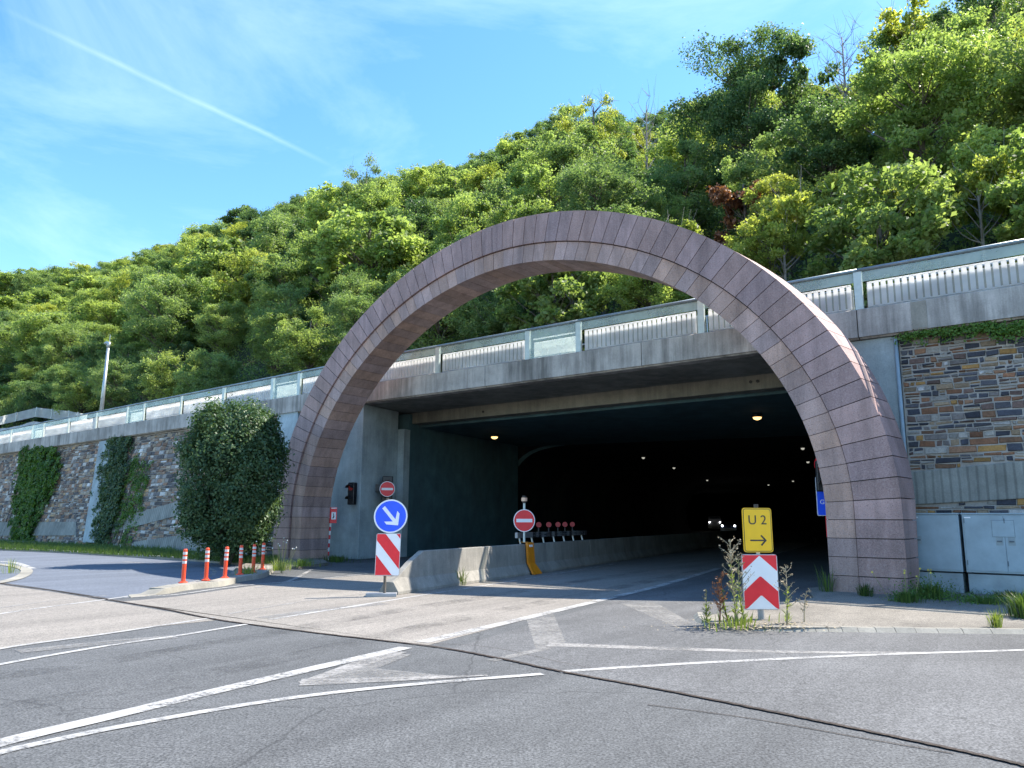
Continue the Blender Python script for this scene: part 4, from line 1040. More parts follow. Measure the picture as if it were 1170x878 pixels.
def car(P, d, van, label, hw, hz):
    """front towards the viewer; d = unit vector it faces"""
    e_ = empty('van' if van else 'car', P, label, 'van' if van else 'car')
    f = Vector(d).normalized(); r = Vector((-f.y, f.x, 0)); P = Vector(P); L = 5.4 if van else 4.4; Wd = 1.95 if van else 1.8
    def q(x, y, z): return tuple(P + f * x + r * y + Vector((0, 0, z)))
    sec = [(0, .35, .0), (0, .75, .0), (-.12, .95 if not van else 1.15, .0), (-1.0 if not van else -.75, 1.02 if not van else 1.3, 0), (-1.75 if not van else -1.25, 1.45 if not van else 2.1, .18), (-3.4 if not van else -L + .1, 1.45 if not van else 2.15, .18), (-L + .3 if not van else -L + .05, 1.05, .02), (-L, .9, 0), (-L, .35, 0)]
    mb = MB(); vs = []; 
    for x, z, ins in sec: vs += [q(x, -Wd / 2 + ins, z), q(x, Wd / 2 - ins, z)]
    n = len(sec); fs = [(2 * i, 2 * i + 1, 2 * i + 3, 2 * i + 2) for i in range(n - 1)] + [(2 * n - 2, 2 * n - 1, 1, 0)]
    fs += [tuple(2 * i for i in range(n)), tuple(2 * i + 1 for i in reversed(range(n)))]
    mb.add(vs, fs); mb.build('body', M_van if van else M_car, e_, bevel=.05)
    x0, z0, x1, z1_ = sec[3][0], sec[3][1], sec[4][0], sec[4][1]
    mb = MB(); mb.add([q(x0 - .05, -Wd / 2 + .12, z0 + .04), q(x0 - .05, Wd / 2 - .12, z0 + .04), q(x1 + .04, Wd / 2 - .28, z1_ - .06 + .03), q(x1 + .04, -Wd / 2 + .28, z1_ - .06 + .03)], [(0, 1, 2, 3)]); mb.build('windscreen', M_cargl, e_)
    for sx in (-.8, -L + .85):
        for sy in (-1, 1):
            mb = MB(); mb.tube([q(sx, sy * (Wd / 2 - .2), .32), q(sx, sy * (Wd / 2 + .01), .32)], .32, 16); wh = mb.build('wheel', M_rub, e_)
            mb = MB(); mb.tube([q(sx, sy * (Wd / 2), .32), q(sx, sy * (Wd / 2 + .02), .32)], .2, 12); mb.build('rim', M_steel, wh)
    for sy in (-1, 1):
        c = Vector(q(.03, sy * hw, hz)); mb = MB(); mb.tube([c, c - f * .12], [.10, .10], 12); mb.build('headlight', M_head, e_)
    mb = MB(); mb.hexa([q(.03, -.4, .45), q(.03, .4, .45), q(-.05, .4, .45), q(-.05, -.4, .45)], [q(.03, -.4, .62), q(.03, .4, .62), q(-.05, .4, .62), q(-.05, -.4, .62)]); mb.build('grille', M_blk, e_)
P = at_dist(832, 593, 85); c_ = (P[0], P[1], 0.0); fd = (-P[0], -P[1], 0); car(c_, fd, False, 'dark car with lit headlights coming through the tunnel, nearer of two', .66, .95)
P = at_dist(816.5, 593, 112); c_ = (P[0], P[1], 0.0); fd = (-P[0], -P[1], 0); car(c_, fd, True, 'large vehicle with lit headlights behind the dark car in the tunnel', .72, 1.25)

# ================================================================ plants
def rand_dirs(k):
    v = rng.normal(size=(k, 3)); return v / np.linalg.norm(v, axis=1, keepdims=True)
def branch_path(p0, p1, bend, k=5):
    p0 = Vector(p0); p1 = Vector(p1); out = []
    o = Vector([random.uniform(-1, 1) for _ in range(3)]) * bend
    for i in range(k + 1):
        t = i / k; out.append(tuple(p0.lerp(p1, t) + o * math.sin(PI * t)))
    return out
def make_tree(name, H, R, base, blobs, leaves, lsize, mleaf, mbark, seed, open_=0.0, twigs=0, flat=1.0, lean=0.0, brsz=(.34, .72)):
    random.seed(seed); global rng; rng = np.random.default_rng(seed)
    root = empty(name, (0, 0, 0)); mb = MB()
    top = Vector((lean * H * .15, 0, H * .86)); tp = branch_path((0, 0, -1.2), top, .25, 7)
    mb.tube(tp, [.17 * H / 9 * (1 - .85 * i / 7) + .02 for i in range(8)], 7)
    C = []; cz = (base + H) / 2; hh = (H - base) / 2
    for b in range(blobs):
        u = random.random() ** (1 / 2.2); d = Vector(rand_dirs(1)[0]); 
        C.append(Vector((d.x * R * u * .82, d.y * R * u * .82, cz + d.z * hh * u * .84)) + Vector((top.x * .6, 0, 0)))
    C.sort(key=lambda c: c.z)
    for c in C:
        hz = max(base * .6, c.z - math.hypot(c.x, c.y) * .7 - .3); t = min(.98, max(.1, (hz + 1.2) / (top.z + 1.2))); i = t * 7; k0 = int(i)
        st_ = Vector(tp[k0]).lerp(Vector(tp[min(7, k0 + 1)]), i - k0)
        r0 = .05 * H / 9 * (1.3 - t * .7)
        mb.tube(branch_path(st_, c, .25, 4), [r0 * (1 - .2 * q) for q in range(4)] + [.012], 5)
        for _ in range(twigs):
            e_ = c + Vector(rand_dirs(1)[0]) * random.uniform(.7, 1.5) + Vector((0, 0, .5)); mb.tube(branch_path(c, e_, .1, 2), [.016, .012, .006], 4)
    mb.build('trunk', mbark, root, smooth=True)
    cen = []; nr = []; tone = []
    per = leaves // max(1, blobs)
    for c in C:
        if random.random() < open_: continue
        rb = random.uniform(*brsz) * R / 3.0; k = int(per * random.uniform(.7, 1.3)); tn = random.uniform(0.1, .9)
        # each clump = several sprays
        ns = max(5, k // 26)
        sd_ = rand_dirs(ns); sd_[:, 2] = sd_[:, 2] * .8 + .12
        sc = np.array(c)[None] + sd_ * rb * rng.uniform(.5, 1.08, (ns, 1)) * np.array([1, 1, flat])
        idx = rng.integers(0, ns, k)
        off = rng.normal(size=(k, 3)) * rb * .24 * np.array([1.1, 1.1, .8])
        cen.append(sc[idx] + off); nn = sd_[idx] * .4 + rng.normal(size=(k, 3)) * .75 + np.array([.15, 0, .25]); nr.append(nn)
        tone.append(np.clip(tn + rng.normal(size=ns)[idx] * .16 + rng.normal(size=k) * .12, 0, 1))
    if cen:
        cen = np.vstack(cen); nr = np.vstack(nr); tone = np.concatenate(tone)
        leaf_mesh('crown', cen, nr, lsize * rng.uniform(.65, 1.35, len(cen)), tone, mleaf, root)
    return root
PROTO = []
specs = [  # kind, H, R, base, blobs, leaves, leafsize, mat, label
    ('bright', 8.5, 3.1, 1.6, 62, 23000, .155, M_leafA), ('bright', 9.5, 3.4, 2.0, 70, 25000, .155, M_leafA), ('bright', 7.0, 2.9, 1.0, 56, 14000, .20, M_leafA),
    ('mid', 9.0, 3.3, 1.8, 68, 24000, .155, M_leafB), ('mid', 7.5, 3.2, 1.2, 60, 21000, .15, M_leafB), ('mid', 10.0, 3.2, 2.4, 68, 30000, .125, M_leafB),
    ('dark', 9.0, 3.2, 1.6, 64, 24000, .15, M_leafC), ('yellow', 7.5, 3.0, 1.4, 58, 20000, .15, M_leafY), ('yellow', 9.0, 2.9, 1.8, 58, 20000, .15, M_leafY)]
LAB = {'bright': 'bright green broadleaf tree in the wood on the slope', 'mid': 'mid green broadleaf tree in the wood on the slope', 'dark': 'dark green broadleaf tree in the wood on the slope', 'yellow': 'yellowish green tree in the wood on the slope'}
for i, (kd, H, R, b_, nb, nl, ls, mt) in enumerate(specs):
    PROTO.append([kd, H, R, make_tree('broadleaf_tree', H, R, b_, nb, nl, ls, mt, M_bark, 100 + i), 0])
# hillside terrain
qs = [-6, -3.21, -2.80, -2.18, -1.87, -1.58, -1.39, -1.17, -1.04, -0.84, -0.68, -0.49, -0.40, -0.30, -0.26, -0.20, -0.15, 0.0, 0.5, 2]
rs_ = [.93, .905, .833, .735, .735, .727, .717, .705, .683, .660, .685, .625, .62, .60, .565, .575, .62, .63, .63, .6]
def ratio(q): return float(np.interp(q, qs, rs_))
def terrain(a, n):
    zc = 1.58 + ratio(a / 75.0) * 75 - 8.0
    if n < 27: return 6.7
    if n > 75: return zc - (n - 75) * .25
    return 6.7 + (zc - 6.7) * ((n - 27) / 48.0) ** .93
As = list(range(-330, 80, 6)); Ns = [26.6, 27.5, 29, 31, 34, 38, 43, 49, 56, 63, 70, 75, 82, 95, 120, 160]
vs = []; fs = []
rngt = random.Random(3)
for a in As:
    for n in Ns: vs.append(W(a, n, terrain(a, n) + (rngt.uniform(-.35, .35) if n > 28 else 0)))
K = len(Ns)
for i in range(len(As) - 1):
    for j in range(K - 1): fs.append((i * K + j, (i + 1) * K + j, (i + 1) * K + j + 1, i * K + j + 1))
mb = MB(); mb.add(vs, fs); mb.build('hill', M_hill, smooth=True, kind='structure')
# undergrowth on the slope
rng = np.random.default_rng(11)
cen = []; k = 0
aa = -rng.uniform(0, 1, 9000) ** 1.25 * 230 + 14; nn = 27 + rng.uniform(0, 1, 9000) ** 1.3 * 46
for a_, n_ in zip(aa, nn):
    P = W(a_, n_, terrain(a_, n_)); x, y, c = project(P)
    if c > 0 and -80 < x < 1250 and y < 520: cen.append(P)
cen = np.array(cen); sp_ = rng.integers(26, 38, len(cen)); idx = np.repeat(np.arange(len(cen)), sp_)
cc = cen[idx] + rng.normal(size=(len(idx), 3)) * np.array([.6, .6, .35]) + np.array([0, 0, .55])
leaf_mesh('undergrowth', cc, rng.normal(size=cc.shape) + np.array([0, -.2, .8]), rng.uniform(.14, .28, len(cc)), np.clip(rng.normal(.5, .25, len(cc)), 0, 1), M_leafB, kind='stuff')
# trees on the slope
R2 = random.Random(21); placed = []; count = 0
def put(kind_i, a, n, H, label=None, group='trees on the wooded slope', rscale=1.0, z=None, rot_=None):
    pr = PROTO[kind_i]; s_ = H / pr[1]
    o = pr[3] if pr[4] == 0 else copy_tree(pr[3]); pr[4] += 1
    P = W(a, n, terrain(a, n) - .2 if z is None else z); o.location = P
    o.scale = (s_ * rscale, s_ * rscale, s_); o.rotation_euler = (R2.uniform(-.05, .05), R2.uniform(-.05, .05), R2.uniform(0, 6.28) if rot_ is None else rot_)
    tag(o, label or LAB[pr[0]], 'tree', group)
    return o
cands = []
n = 28.6; row = 0
while n < 80:
    a = 14.0 - R2.uniform(0, 3)
    while a > -3.5 * n:
        dist = math.hypot(a, n); sp0 = 4.3 + max(0, dist - 45) * .022
        cands.append((a + R2.uniform(-1.0, 1.0), n + R2.uniform(-1.0, 1.0))); a -= sp0 * 1.08
    n += 4.0 + (n - 28) * .075
feat = [(-0.36, 46)]
for a, n in cands:
    lim = 1.58 + ratio(a / n) * n; g = terrain(a, n)
    x, y, c = project(W(a, n, g + 6))
    if not (-70 < x < 1250) or c < 0: continue
    H = R2.uniform(5.5, 11.5)
    if n < 33: H = R2.uniform(5, 7.2)
    H = min(H, max(4.0, (lim - g) * R2.uniform(.86, 1.02)))
    if n > 66: H = max(5.5, min(12, (lim - g) * R2.uniform(.86, 1.04)))
    u = R2.random(); right = x > 780
    if right: kd = 'yellow' if u < .34 else 'bright' if u < .7 else 'mid' if u < .92 else 'dark'
    elif x < 200: kd = 'bright' if u < .5 else 'yellow' if u < .64 else 'mid' if u < .9 else 'dark'
    else: kd = 'bright' if u < .42 else 'mid' if u < .72 else 'yellow' if u < .84 else 'dark'
    if n < 34 and x < 760: kd = R2.choice(['mid', 'bright', 'dark', 'mid'])
    ix = R2.choice([i for i, p in enumerate(PROTO) if p[0] == kd])
    dist = math.hypot(a, n)
    put(ix, a, n, H, rscale=R2.uniform(1.0, 1.25) * (1 + max(0, dist - 60) * .0022)); count += 1
print('slope trees', count)
# landmark trees
def tree_at(px, ytop, n, root, H0, label, cat='tree', wide=1.0):
    """stand a tree on the slope so that its tip is where the photograph shows it"""
    P = onN(px, ytop, n); a = aof(P); g = terrain(a, n) - .3; s_ = (P[2] - g) / H0
    root.location = W(a, n, g); root.scale = (s_ * wide, s_ * wide, s_); tag(root, label, cat)
t = make_tree('broadleaf_tree', 14, 5.0, 3.5, 52, 40000, .16, M_leafC, M_bark, 301, .0, 0, .55, brsz=(.42, .8)); tree_at(846, 27, 44, t, 14, 'tallest dark green tree standing out on the skyline', wide=.92)
t = make_tree('broadleaf_tree', 11, 4.4, 3, 30, 9000, .26, M_leafC, M_bark, 302, .1, 0, .6); tree_at(905, 40, 45, t, 11, 'narrow open tree just right of the tallest dark tree', wide=.7)
t = make_tree('broadleaf_tree', 12, 4.2, 3, 36, 10000, .17, M_leafB, M_bark, 303, .1, 3, .6); tree_at(420, 176, 46, t, 12, 'thin leaved tree with bare twigs on the skyline, left of the arch top', wide=.62)
t = make_tree('broadleaf_tree', 12, 3.8, 4, 34, 9000, .17, M_leafY, M_bark, 304, .25, 3, .6); tree_at(678, 98, 50, t, 12, 'sparse forked tree on the skyline above the arch crown', wide=.75)
t = make_tree('dead_tree', 12, 3.4, 5, 22, 0, .2, M_leafY, M_dead, 305, 1.1, 3, .6); tree_at(738, 98, 50, t, 12, 'slanting bare tree on the skyline beside the sparse forked tree', wide=.6)
t = make_tree('dead_tree', 12, 3.6, 5, 26, 0, .2, M_leafY, M_dead, 306, 1.1, 6, .6); tree_at(960, 18, 52, t, 12, 'leafless grey tree on the skyline, near the upper right', wide=.7)
t = make_tree('dead_tree', 11, 3.0, 4, 22, 0, .2, M_leafY, M_dead, 307, 1.1, 6, .6); tree_at(1003, 8, 53, t, 11, 'second leafless tree, touching the big tree at upper right', wide=.8)
t = make_tree('broadleaf_tree', 13, 5.2, 3, 48, 34000, .16, M_leafC, M_bark, 308, .0, 0, .7); tree_at(1130, -60, 50, t, 13, 'large dark tree cut off by the top right corner')
t = make_tree('broadleaf_tree', 10, 3.4, 3, 30, 6000, .26, M_leafY, M_bark, 309, .05, 1, .6); tree_at(1040, -8, 50, t, 10, 'yellow-green tree on the skyline beside the leafless trees', wide=.9)
t = make_tree('broadleaf_tree', 9, 3.4, 2, 32, 13000, .24, M_leafC, M_bark, 310, .0, 0, .7); tree_at(285, 230, 66, t, 9, 'round dark crown on the skyline, left of centre', wide=1.1)
t = make_tree('broadleaf_tree', 8, 2.4, 2, 22, 9000, .24, M_leafC, M_bark, 311, .0, 0, .7); tree_at(228, 255, 70, t, 8, 'small dark tree on the skyline, left of the round dark crown')
t = make_tree('broadleaf_tree', 6, 2.2, 1.5, 20, 5000, .22, M_leafR, M_bark, 312, .0, 0, .7); tree_at(848, 190, 33.5, t, 6, 'small reddish tree above the right shoulder of the arch', wide=.8)
t = make_tree('broadleaf_tree', 6.4, 1.7, 3.0, 22, 9000, .13, M_leafB, M_bark, 320, .0, 0, .8); t.location = (13.2, 15.6, 0); tag(t, 'slim street tree in front of the right stone wall, beyond the cabinets', 'tree')
t = make_tree('broadleaf_tree', 8, 3.0, 3.5, 22, 5500, .24, M_leafY, M_dead, 313, .0, 1, .6); tree_at(1046, 195, 29.5, t, 8, 'slender tree with a pale straight trunk behind the right railing', wide=.8)
for px_, yt_, n_, lab_ in ((893, 214, 29.0, 'slender tree with a bare pale trunk just above the right shoulder of the arch'), (940, 205, 30.5, 'slender tree with a bare trunk between the arch and the right railing post'), (1112, 170, 29.2, 'slender tree with a bare trunk near the right end of the railing'), (655, 262, 29.0, 'slender tree with a bare trunk seen through the arch, left'), (775, 240, 30.0, 'slender tree with a bare trunk seen through the arch, right')):
    t2 = copy_tree(t); P = onN(px_, yt_, n_); g = terrain(aof(P), n_) - .3; s_ = (P[2] - g) / 8.0
    t2.location = W(aof(P), n_, g); t2.scale = (s_ * .75, s_ * .75, s_); t2.rotation_euler = (0, 0, random.uniform(0, 6)); tag(t2, lab_, 'tree')
# ornamental bush beside the arch
random.seed(5); rng = np.random.default_rng(5)
bp0 = Vector(G(259, 646)); bu = empty('round_bush', tuple(bp0), 'tall dense rounded evergreen bush left of the arch', 'bush')
mb = MB(); 
for k in range(5): mb.tube(branch_path((bp0.x + random.uniform(-.2, .2), bp0.y, 0), (bp0.x + random.uniform(-1, 1), bp0.y + random.uniform(-1, 1), 3), .2, 4), [.08, .07, .05, .04, .02], 6)
mb.build('trunk', M_bark, bu, smooth=True)
NB = 1150; d = rand_dirs(NB); zc_, hz_, rr_ = 2.92, 2.68, 1.64
u = np.where(rng.uniform(size=NB) < .25, rng.uniform(.4, .75, NB), rng.uniform(.78, 1.0, NB))
lump = 1 + np.where(rng.uniform(size=NB) > .97, .06, 0) + .05 * np.sin(d[:, 0] * 7 + 1) * np.sin(d[:, 2] * 6) + rng.normal(size=NB) * .025
sx = np.sign(d) * np.abs(d) ** .74; sx /= np.linalg.norm(sx, axis=1, keepdims=True) ** .5
wid = 1.0 - .03 * d[:, 2]
cs = np.stack([bp0.x + sx[:, 0] * rr_ * u * lump * wid, bp0.y + sx[:, 1] * rr_ * u * lump * wid, zc_ + sx[:, 2] * hz_ * u * lump], 1)
per = 52; idx = np.repeat(np.arange(NB), per)
ccen = cs[idx] + rng.normal(size=(NB * per, 3)) * .13; keep = ccen[:, 2] > .12
nnn = d[idx] * .8 + rng.normal(size=ccen.shape) * .6 + np.array([0, 0, .3])
tn = np.clip(.5 + rng.normal(size=NB)[idx] * .2 + rng.normal(size=len(idx)) * .15, 0, 1)
leaf_mesh('crown', ccen[keep], nnn[keep], rng.uniform(.07, .14, keep.sum()), tn[keep], M_bush, bu, tuple(bp0))
# ivy on the left wall
def ivy(px_poly, count, label, mat, size=(.10, .2), depth=.28, patchy=0.0):
    P = [wall_hit(*q) for q in px_poly]; A = [(aof(p), p[2]) for p in P]
    x0, x1 = min(q[0] for q in A), max(q[0] for q in A); z0, z1 = min(q[1] for q in A), max(q[1] for q in A)
    def inside(x, y):
        c = False; j = len(A) - 1
        for i in range(len(A)):
            if (A[i][1] > y) != (A[j][1] > y) and x < (A[j][0] - A[i][0]) * (y - A[i][1]) / (A[j][1] - A[i][1]) + A[i][0]: c = not c
            j = i
        return c
    sprays = []
    while len(sprays) < count // 22:
        a, z = random.uniform(x0 - .3, x1 + .3), random.uniform(z0, z1)
        if inside(a + random.gauss(0, .38), z + random.gauss(0, .35)) and random.random() > patchy: sprays.append((a, z, random.uniform(0.03, depth)))
    C_ = []; N_ = []; T_ = []
    for a, z, dd in sprays:
        tn = random.uniform(.2, .9)
        for _ in range(22):
            aa, zz = a + random.gauss(0, .13), z + random.gauss(0, .13)
            C_.append(W(aa, nfront(aa, zz) - dd - random.uniform(0, .08), max(.05, zz))); N_.append((-NX + random.gauss(0, .5), -NY + random.gauss(0, .5), .5 + random.gauss(0, .5))); T_.append(min(1, max(0, tn + random.gauss(0, .12))))
    org = W(sum(q[0] for q in A) / len(A), nfront(x0, z0), z0)
    r = empty('ivy', org, label, 'climbing plant')
    leaf_mesh('foliage', np.array(C_), np.array(N_), rng.uniform(*size, len(C_)), T_, mat, r, org)
    mb = MB()
    for k in range(7):
        a = random.uniform(x0 + .3, x1 - .3); pth = []
        for j in range(9):
            z = z0 + (z1 - z0) * .9 * j / 8; a += random.uniform(-.15, .15); pth.append(W(a, nfront(a, z) - .05, z))
        mb.tube(pth, [.035 - .003 * j for j in range(9)], 5)
    mb.build('stems', M_bark, r)
ivy([(32, 513), (66, 513), (70, 535), (62, 560), (46, 590), (40, 622), (20, 622), (22, 570)], 15000, 'bright green ivy hanging down the stone wall, farthest to the left', M_ivy, (.14, .26), .4)
ivy([(130, 500), (149, 499), (146, 540), (138, 575), (126, 622), (112, 622), (118, 560)], 10000, 'dark green ivy column beside the pale concrete buttress', M_bush, (.12, .22), .3)
ivy([(150, 530), (172, 520), (168, 560), (158, 590), (150, 622), (136, 622), (140, 570)], 2400, 'thin brownish green creeper between the ivy column and the round bush', M_ivy, (.09, .16), .12, .55)
# creeper under the right coping
P_ = []; N_ = []; T_ = []
for k in range(420):
    a = random.uniform(-3.9, 4.0) if random.random() < .8 else random.uniform(-2.4, 4); z = 6.05 - abs(random.gauss(0, .12)) - (.1 if a > -2 else 0)
    for _ in range(14):
        P_.append(W(a + random.gauss(0, .10), 20.36 - random.uniform(0, .16), z + random.gauss(0, .05))); N_.append((-NX + random.gauss(0, .5), -NY + random.gauss(0, .5), .5 + random.gauss(0, .4))); T_.append(random.uniform(.2, 1))
o = leaf_mesh('creeper', np.array(P_), np.array(N_), rng.uniform(.05, .10, len(P_)), T_, M_ivy, None, W(-1, 20.3, 6)); tag(o, 'green creeper growing under the coping at the top of the right stone wall', 'climbing plant')

# grasses and weeds
def blades(P, k, h, spread, name, label, cat, mat=M_grass, parent=None):
    C_ = []; mb = MB()
    for _ in range(k):
        a = random.uniform(0, 2 * PI); r = abs(random.gauss(0, spread)); x, y = P[0] + r * math.cos(a), P[1] + r * math.sin(a)
        hh = h * random.uniform(.5, 1.1); l = Vector((math.cos(a), math.sin(a), 0)) * random.uniform(.1, .6) * hh; w = .004 + .006 * random.random(); s = Vector((-math.sin(a), math.cos(a), 0)) * w
        b = Vector((x, y, P[2])); m1 = b + l * .35 + Vector((0, 0, hh * .6)); t = b + l + Vector((0, 0, hh * random.uniform(.75, 1)))
        tn = random.uniform(.1, 1); mb.add([b - s, b + s, m1 + s * .8, m1 - s * .8, t], [(0, 1, 2, 3), (3, 2, 4)], 0, (tn, tn, tn))
    return mb
def tuft(P, k, h, spread, label, flowers=None, mat=M_grass):
    r = empty('grass_tuft' if not flowers else 'flowering_weed', P, label, 'plant')
    blades(P, k, h, spread, '', '', '').build('leaves', mat, r)
    if flowers:
        fm, fk, fh = flowers
        for _ in range(fk):
            x, y = P[0] + random.gauss(0, spread * 1.1), P[1] + random.gauss(0, spread * 1.1); z = P[2] + fh * random.uniform(.6, 1.05)
            mb = MB(); mb.tube([(P[0] + (x - P[0]) * .5, P[1] + (y - P[1]) * .5, P[2]), (x, y, z)], .005, 4, 0)
            for q in range(9):
                d = Vector(rand_dirs(1)[0]); c = Vector((x, y, z)) + d * .012; u_ = d.orthogonal().normalized() * .018; v_ = d.cross(u_)
                mb.add([c - u_, c - v_, c + u_, c + v_], [(0, 1, 2, 3)], 1)
            mb.build('flower', [M_stem, fm], r)
    return r
tuft(G(989, 681, .06), 170, .28, .09, 'green grass tuft at the front of the right arch foot')
tuft(G(1036, 688, .06), 200, .24, .18, 'low green weeds at the outer corner of the right arch foot', (M_pety, 4, .62))
tuft(G(1064, 684, .06), 300, .36, .26, 'leafy green weeds in front of the narrower cabinet', (M_pety, 4, .66), M_grass)
def rosette(P, k, h, spread, label):
    r = empty('leafy_weed', P, label, 'plant'); c = np.array(P) + rng.normal(size=(k, 3)) * np.array([spread, spread * .6, 0]); c[:, 2] = P[2] + np.abs(rng.normal(size=k)) * h * .5 + .01
    leaf_mesh('leaves', c, rng.normal(size=(k, 3)) * .6 + np.array([0, -.3, .8]), rng.uniform(.03, .07, k), rng.uniform(0, 1, k), M_ivy, r, P, .5)
rosette(G(1062, 683, .06), 900, .30, .26, 'dense leafy weeds right behind the grass in front of the narrower cabinet')
rosette(G(1034, 687, .06), 450, .18, .16, 'small leafy weeds hugging the outer corner of the right arch foot')
rosette(G(1118, 688, .06), 700, .14, .45, 'low leafy ground weeds between the two cabinets and the sunny pavement')
tuft(G(1138, 717, .06), 70, .30, .05, 'pale yellow grass tuft on the sunny pavement', None, M_weed)
tuft(G(1172, 706, .06), 380, .46, .15, 'bright green tuft at the right edge of the pavement')
tuft(G(1128, 690, .06), 220, .16, .25, 'low weeds in the shade before the wider cabinet')
tuft(G(1155, 682, .06), 260, .15, .35, 'shaded weeds at the base of the wider cabinet')
tuft(G(945, 676, .06), 50, .6, .08, 'tall grass in the shade inside the right arch foot')
tuft(G(318, 652, .09), 160, .35, .22, 'dry grass with white flower heads at the end of the kerb', (M_petw, 12, .95), M_weed)
tuft(G(345, 647, .09), 260, .28, .35, 'grass at the left arch foot')
tuft(G(383, 642, .0), 300, .30, .55, 'grass strip beside the marker post')
tuft(G(283, 657, .09), 120, .30, .2, 'yellow green weeds between the last bollards', None, M_weed)
tuft(G(527, 669, .0), 60, .5, .06, 'pale weed growing at the foot of the second barrier block', None, M_weed)
tuft(G(12, 655, .02), 32, .5, .2, 'tall dry grass on the island at the left edge', None, M_weed)
# verge grass
mb = MB(); vv = []
for _ in range(9000):
    x = random.uniform(-80, 318); yb = np.interp(x, [-80, 0, 70, 140, 200, 262, 300, 320], [625, 628, 631, 635, 638, 643, 645, 645]); y = yb - random.uniform(0, 9) if x < 200 else yb - random.uniform(0, 5)
    P = G(x, y, .08); h = random.uniform(.08, .28); l = Vector((random.gauss(0, .06), random.gauss(0, .06), h)); b = Vector(P); s = Vector((.018, 0, 0)); tn = random.uniform(0, 1)
    mb.add([b - s, b + s, b + l], [(0, 1, 2)], 0, (tn, tn, tn))
mb.build('grass', M_grass, kind='stuff')
# tall dry weeds round the chevron sign
def tall_weed(P, H, nbr, label, leafy=True, woody=M_stem, seed=1, leanx=0.0, tips=M_dry):
    random.seed(seed); r = empty('tall_weed', P, label, 'plant'); P = Vector(P); mb = MB(); lf = MB(); hd = MB()
    top = P + Vector((leanx, random.uniform(-.05, .05), H)); sp_ = branch_path(P, top, .05, 6); mb.tube(sp_, [.013 - .0015 * i for i in range(7)], 5)
    for k in range(nbr):
        t = random.uniform(.25, .97); i = t * 6; k0 = int(i); b = Vector(sp_[k0]).lerp(Vector(sp_[min(6, k0 + 1)]), i - k0)
        a = random.uniform(0, 2 * PI); L = H * random.uniform(.12, .30) * (1.2 - t * .7); e_ = b + Vector((math.cos(a) * L, math.sin(a) * L * .7, L * random.uniform(.5, 1.1)))
        mb.tube(branch_path(b, e_, .02, 3), [.006, .005, .004, .003], 4)
        for q in range(5):
            c = b.lerp(e_, random.uniform(.5, 1.05)) + Vector([random.gauss(0, .014) for _ in range(3)]); d = Vector(rand_dirs(1)[0]); u_ = d.orthogonal().normalized() * random.uniform(.008, .017); v_ = d.cross(u_)
            hd.add([c - u_, c - v_, c + u_, c + v_], [(0, 1, 2, 3)])
    if leafy:
        for k in range(int(110 * H)):
            t = random.uniform(0, .7) ** 1.2; i = t * 6; k0 = int(i); b = Vector(sp_[k0]).lerp(Vector(sp_[min(6, k0 + 1)]), i - k0)
            a = random.uniform(0, 2 * PI); L = random.uniform(.05, .13) * (1.3 - t); d = Vector((math.cos(a), math.sin(a), random.uniform(.1, 1.1))).normalized(); s = d.cross(Vector((0, 0, 1))).normalized() * L * .12
            m_ = b + d * L * .5; e_ = b + d * L; tn = random.uniform(.1, 1); lf.add([b, m_ + s, e_, m_ - s], [(0, 1, 2, 3)], 0, (tn, tn, tn))
        lf.build('leaves', M_weed, r)
    mb.build('stem', woody, r); hd.build('foliage', tips, r)
P = G(842, 712, .06); tall_weed(P, 1.22, 34, 'tallest dry branching weed left of the chevron board', True, M_dry, 41, -.06, M_dry)
P = G(852, 714, .06); tall_weed(P, .95, 16, 'leafy green weed touching the chevron board', True, M_stem, 42, -.06)
P = G(822, 714, .06); tall_weed(P, .62, 22, 'reddish brown dry weed at the island tip', False, M_leafR, 43, -.03, M_leafR)
P = G(833, 713, .06); tall_weed(P, .75, 20, 'brown seeding weed between the reddish and tallest weeds', True, M_leafR, 48, -.08, M_leafR)
P = G(808, 712, .06); tall_weed(P, .48, 10, 'short yellow green weed, first from the left on the island', True, M_stem, 44)
P = G(899, 713, .06); tall_weed(P, .85, 16, 'thin weed just right of the chevron board', True, M_dry, 45, .02)
P = G(919, 711, .06); tall_weed(P, .45, 12, 'small wiry dry weed on the pavement, right of the chevron board', False, M_dry, 46, .08)
tuft(G(843, 716, .06), 110, .20, .30, 'grass and dry stalks round the foot of the tall weeds', None, M_weed)
tuft(G(322, 655, .09), 8, 1.0, .03, 'single tall stalk beside the white flowers', None, M_weed)
# soil and litter at the weeds
mb = MB()
for _ in range(500):
    x, y = 850 + random.gauss(0, 40), 716 + random.gauss(0, 3); P = G(x, min(721, y), .062); s = random.uniform(.006, .025); a = random.uniform(0, 6)
    mb.add([(P[0] + s * math.cos(a + q * 1.57), P[1] + s * math.sin(a + q * 1.57), .064 + random.uniform(0, .012)) for q in range(4)], [(0, 1, 2, 3)], 0)
mb.build('debris', M_dry, kind='stuff')

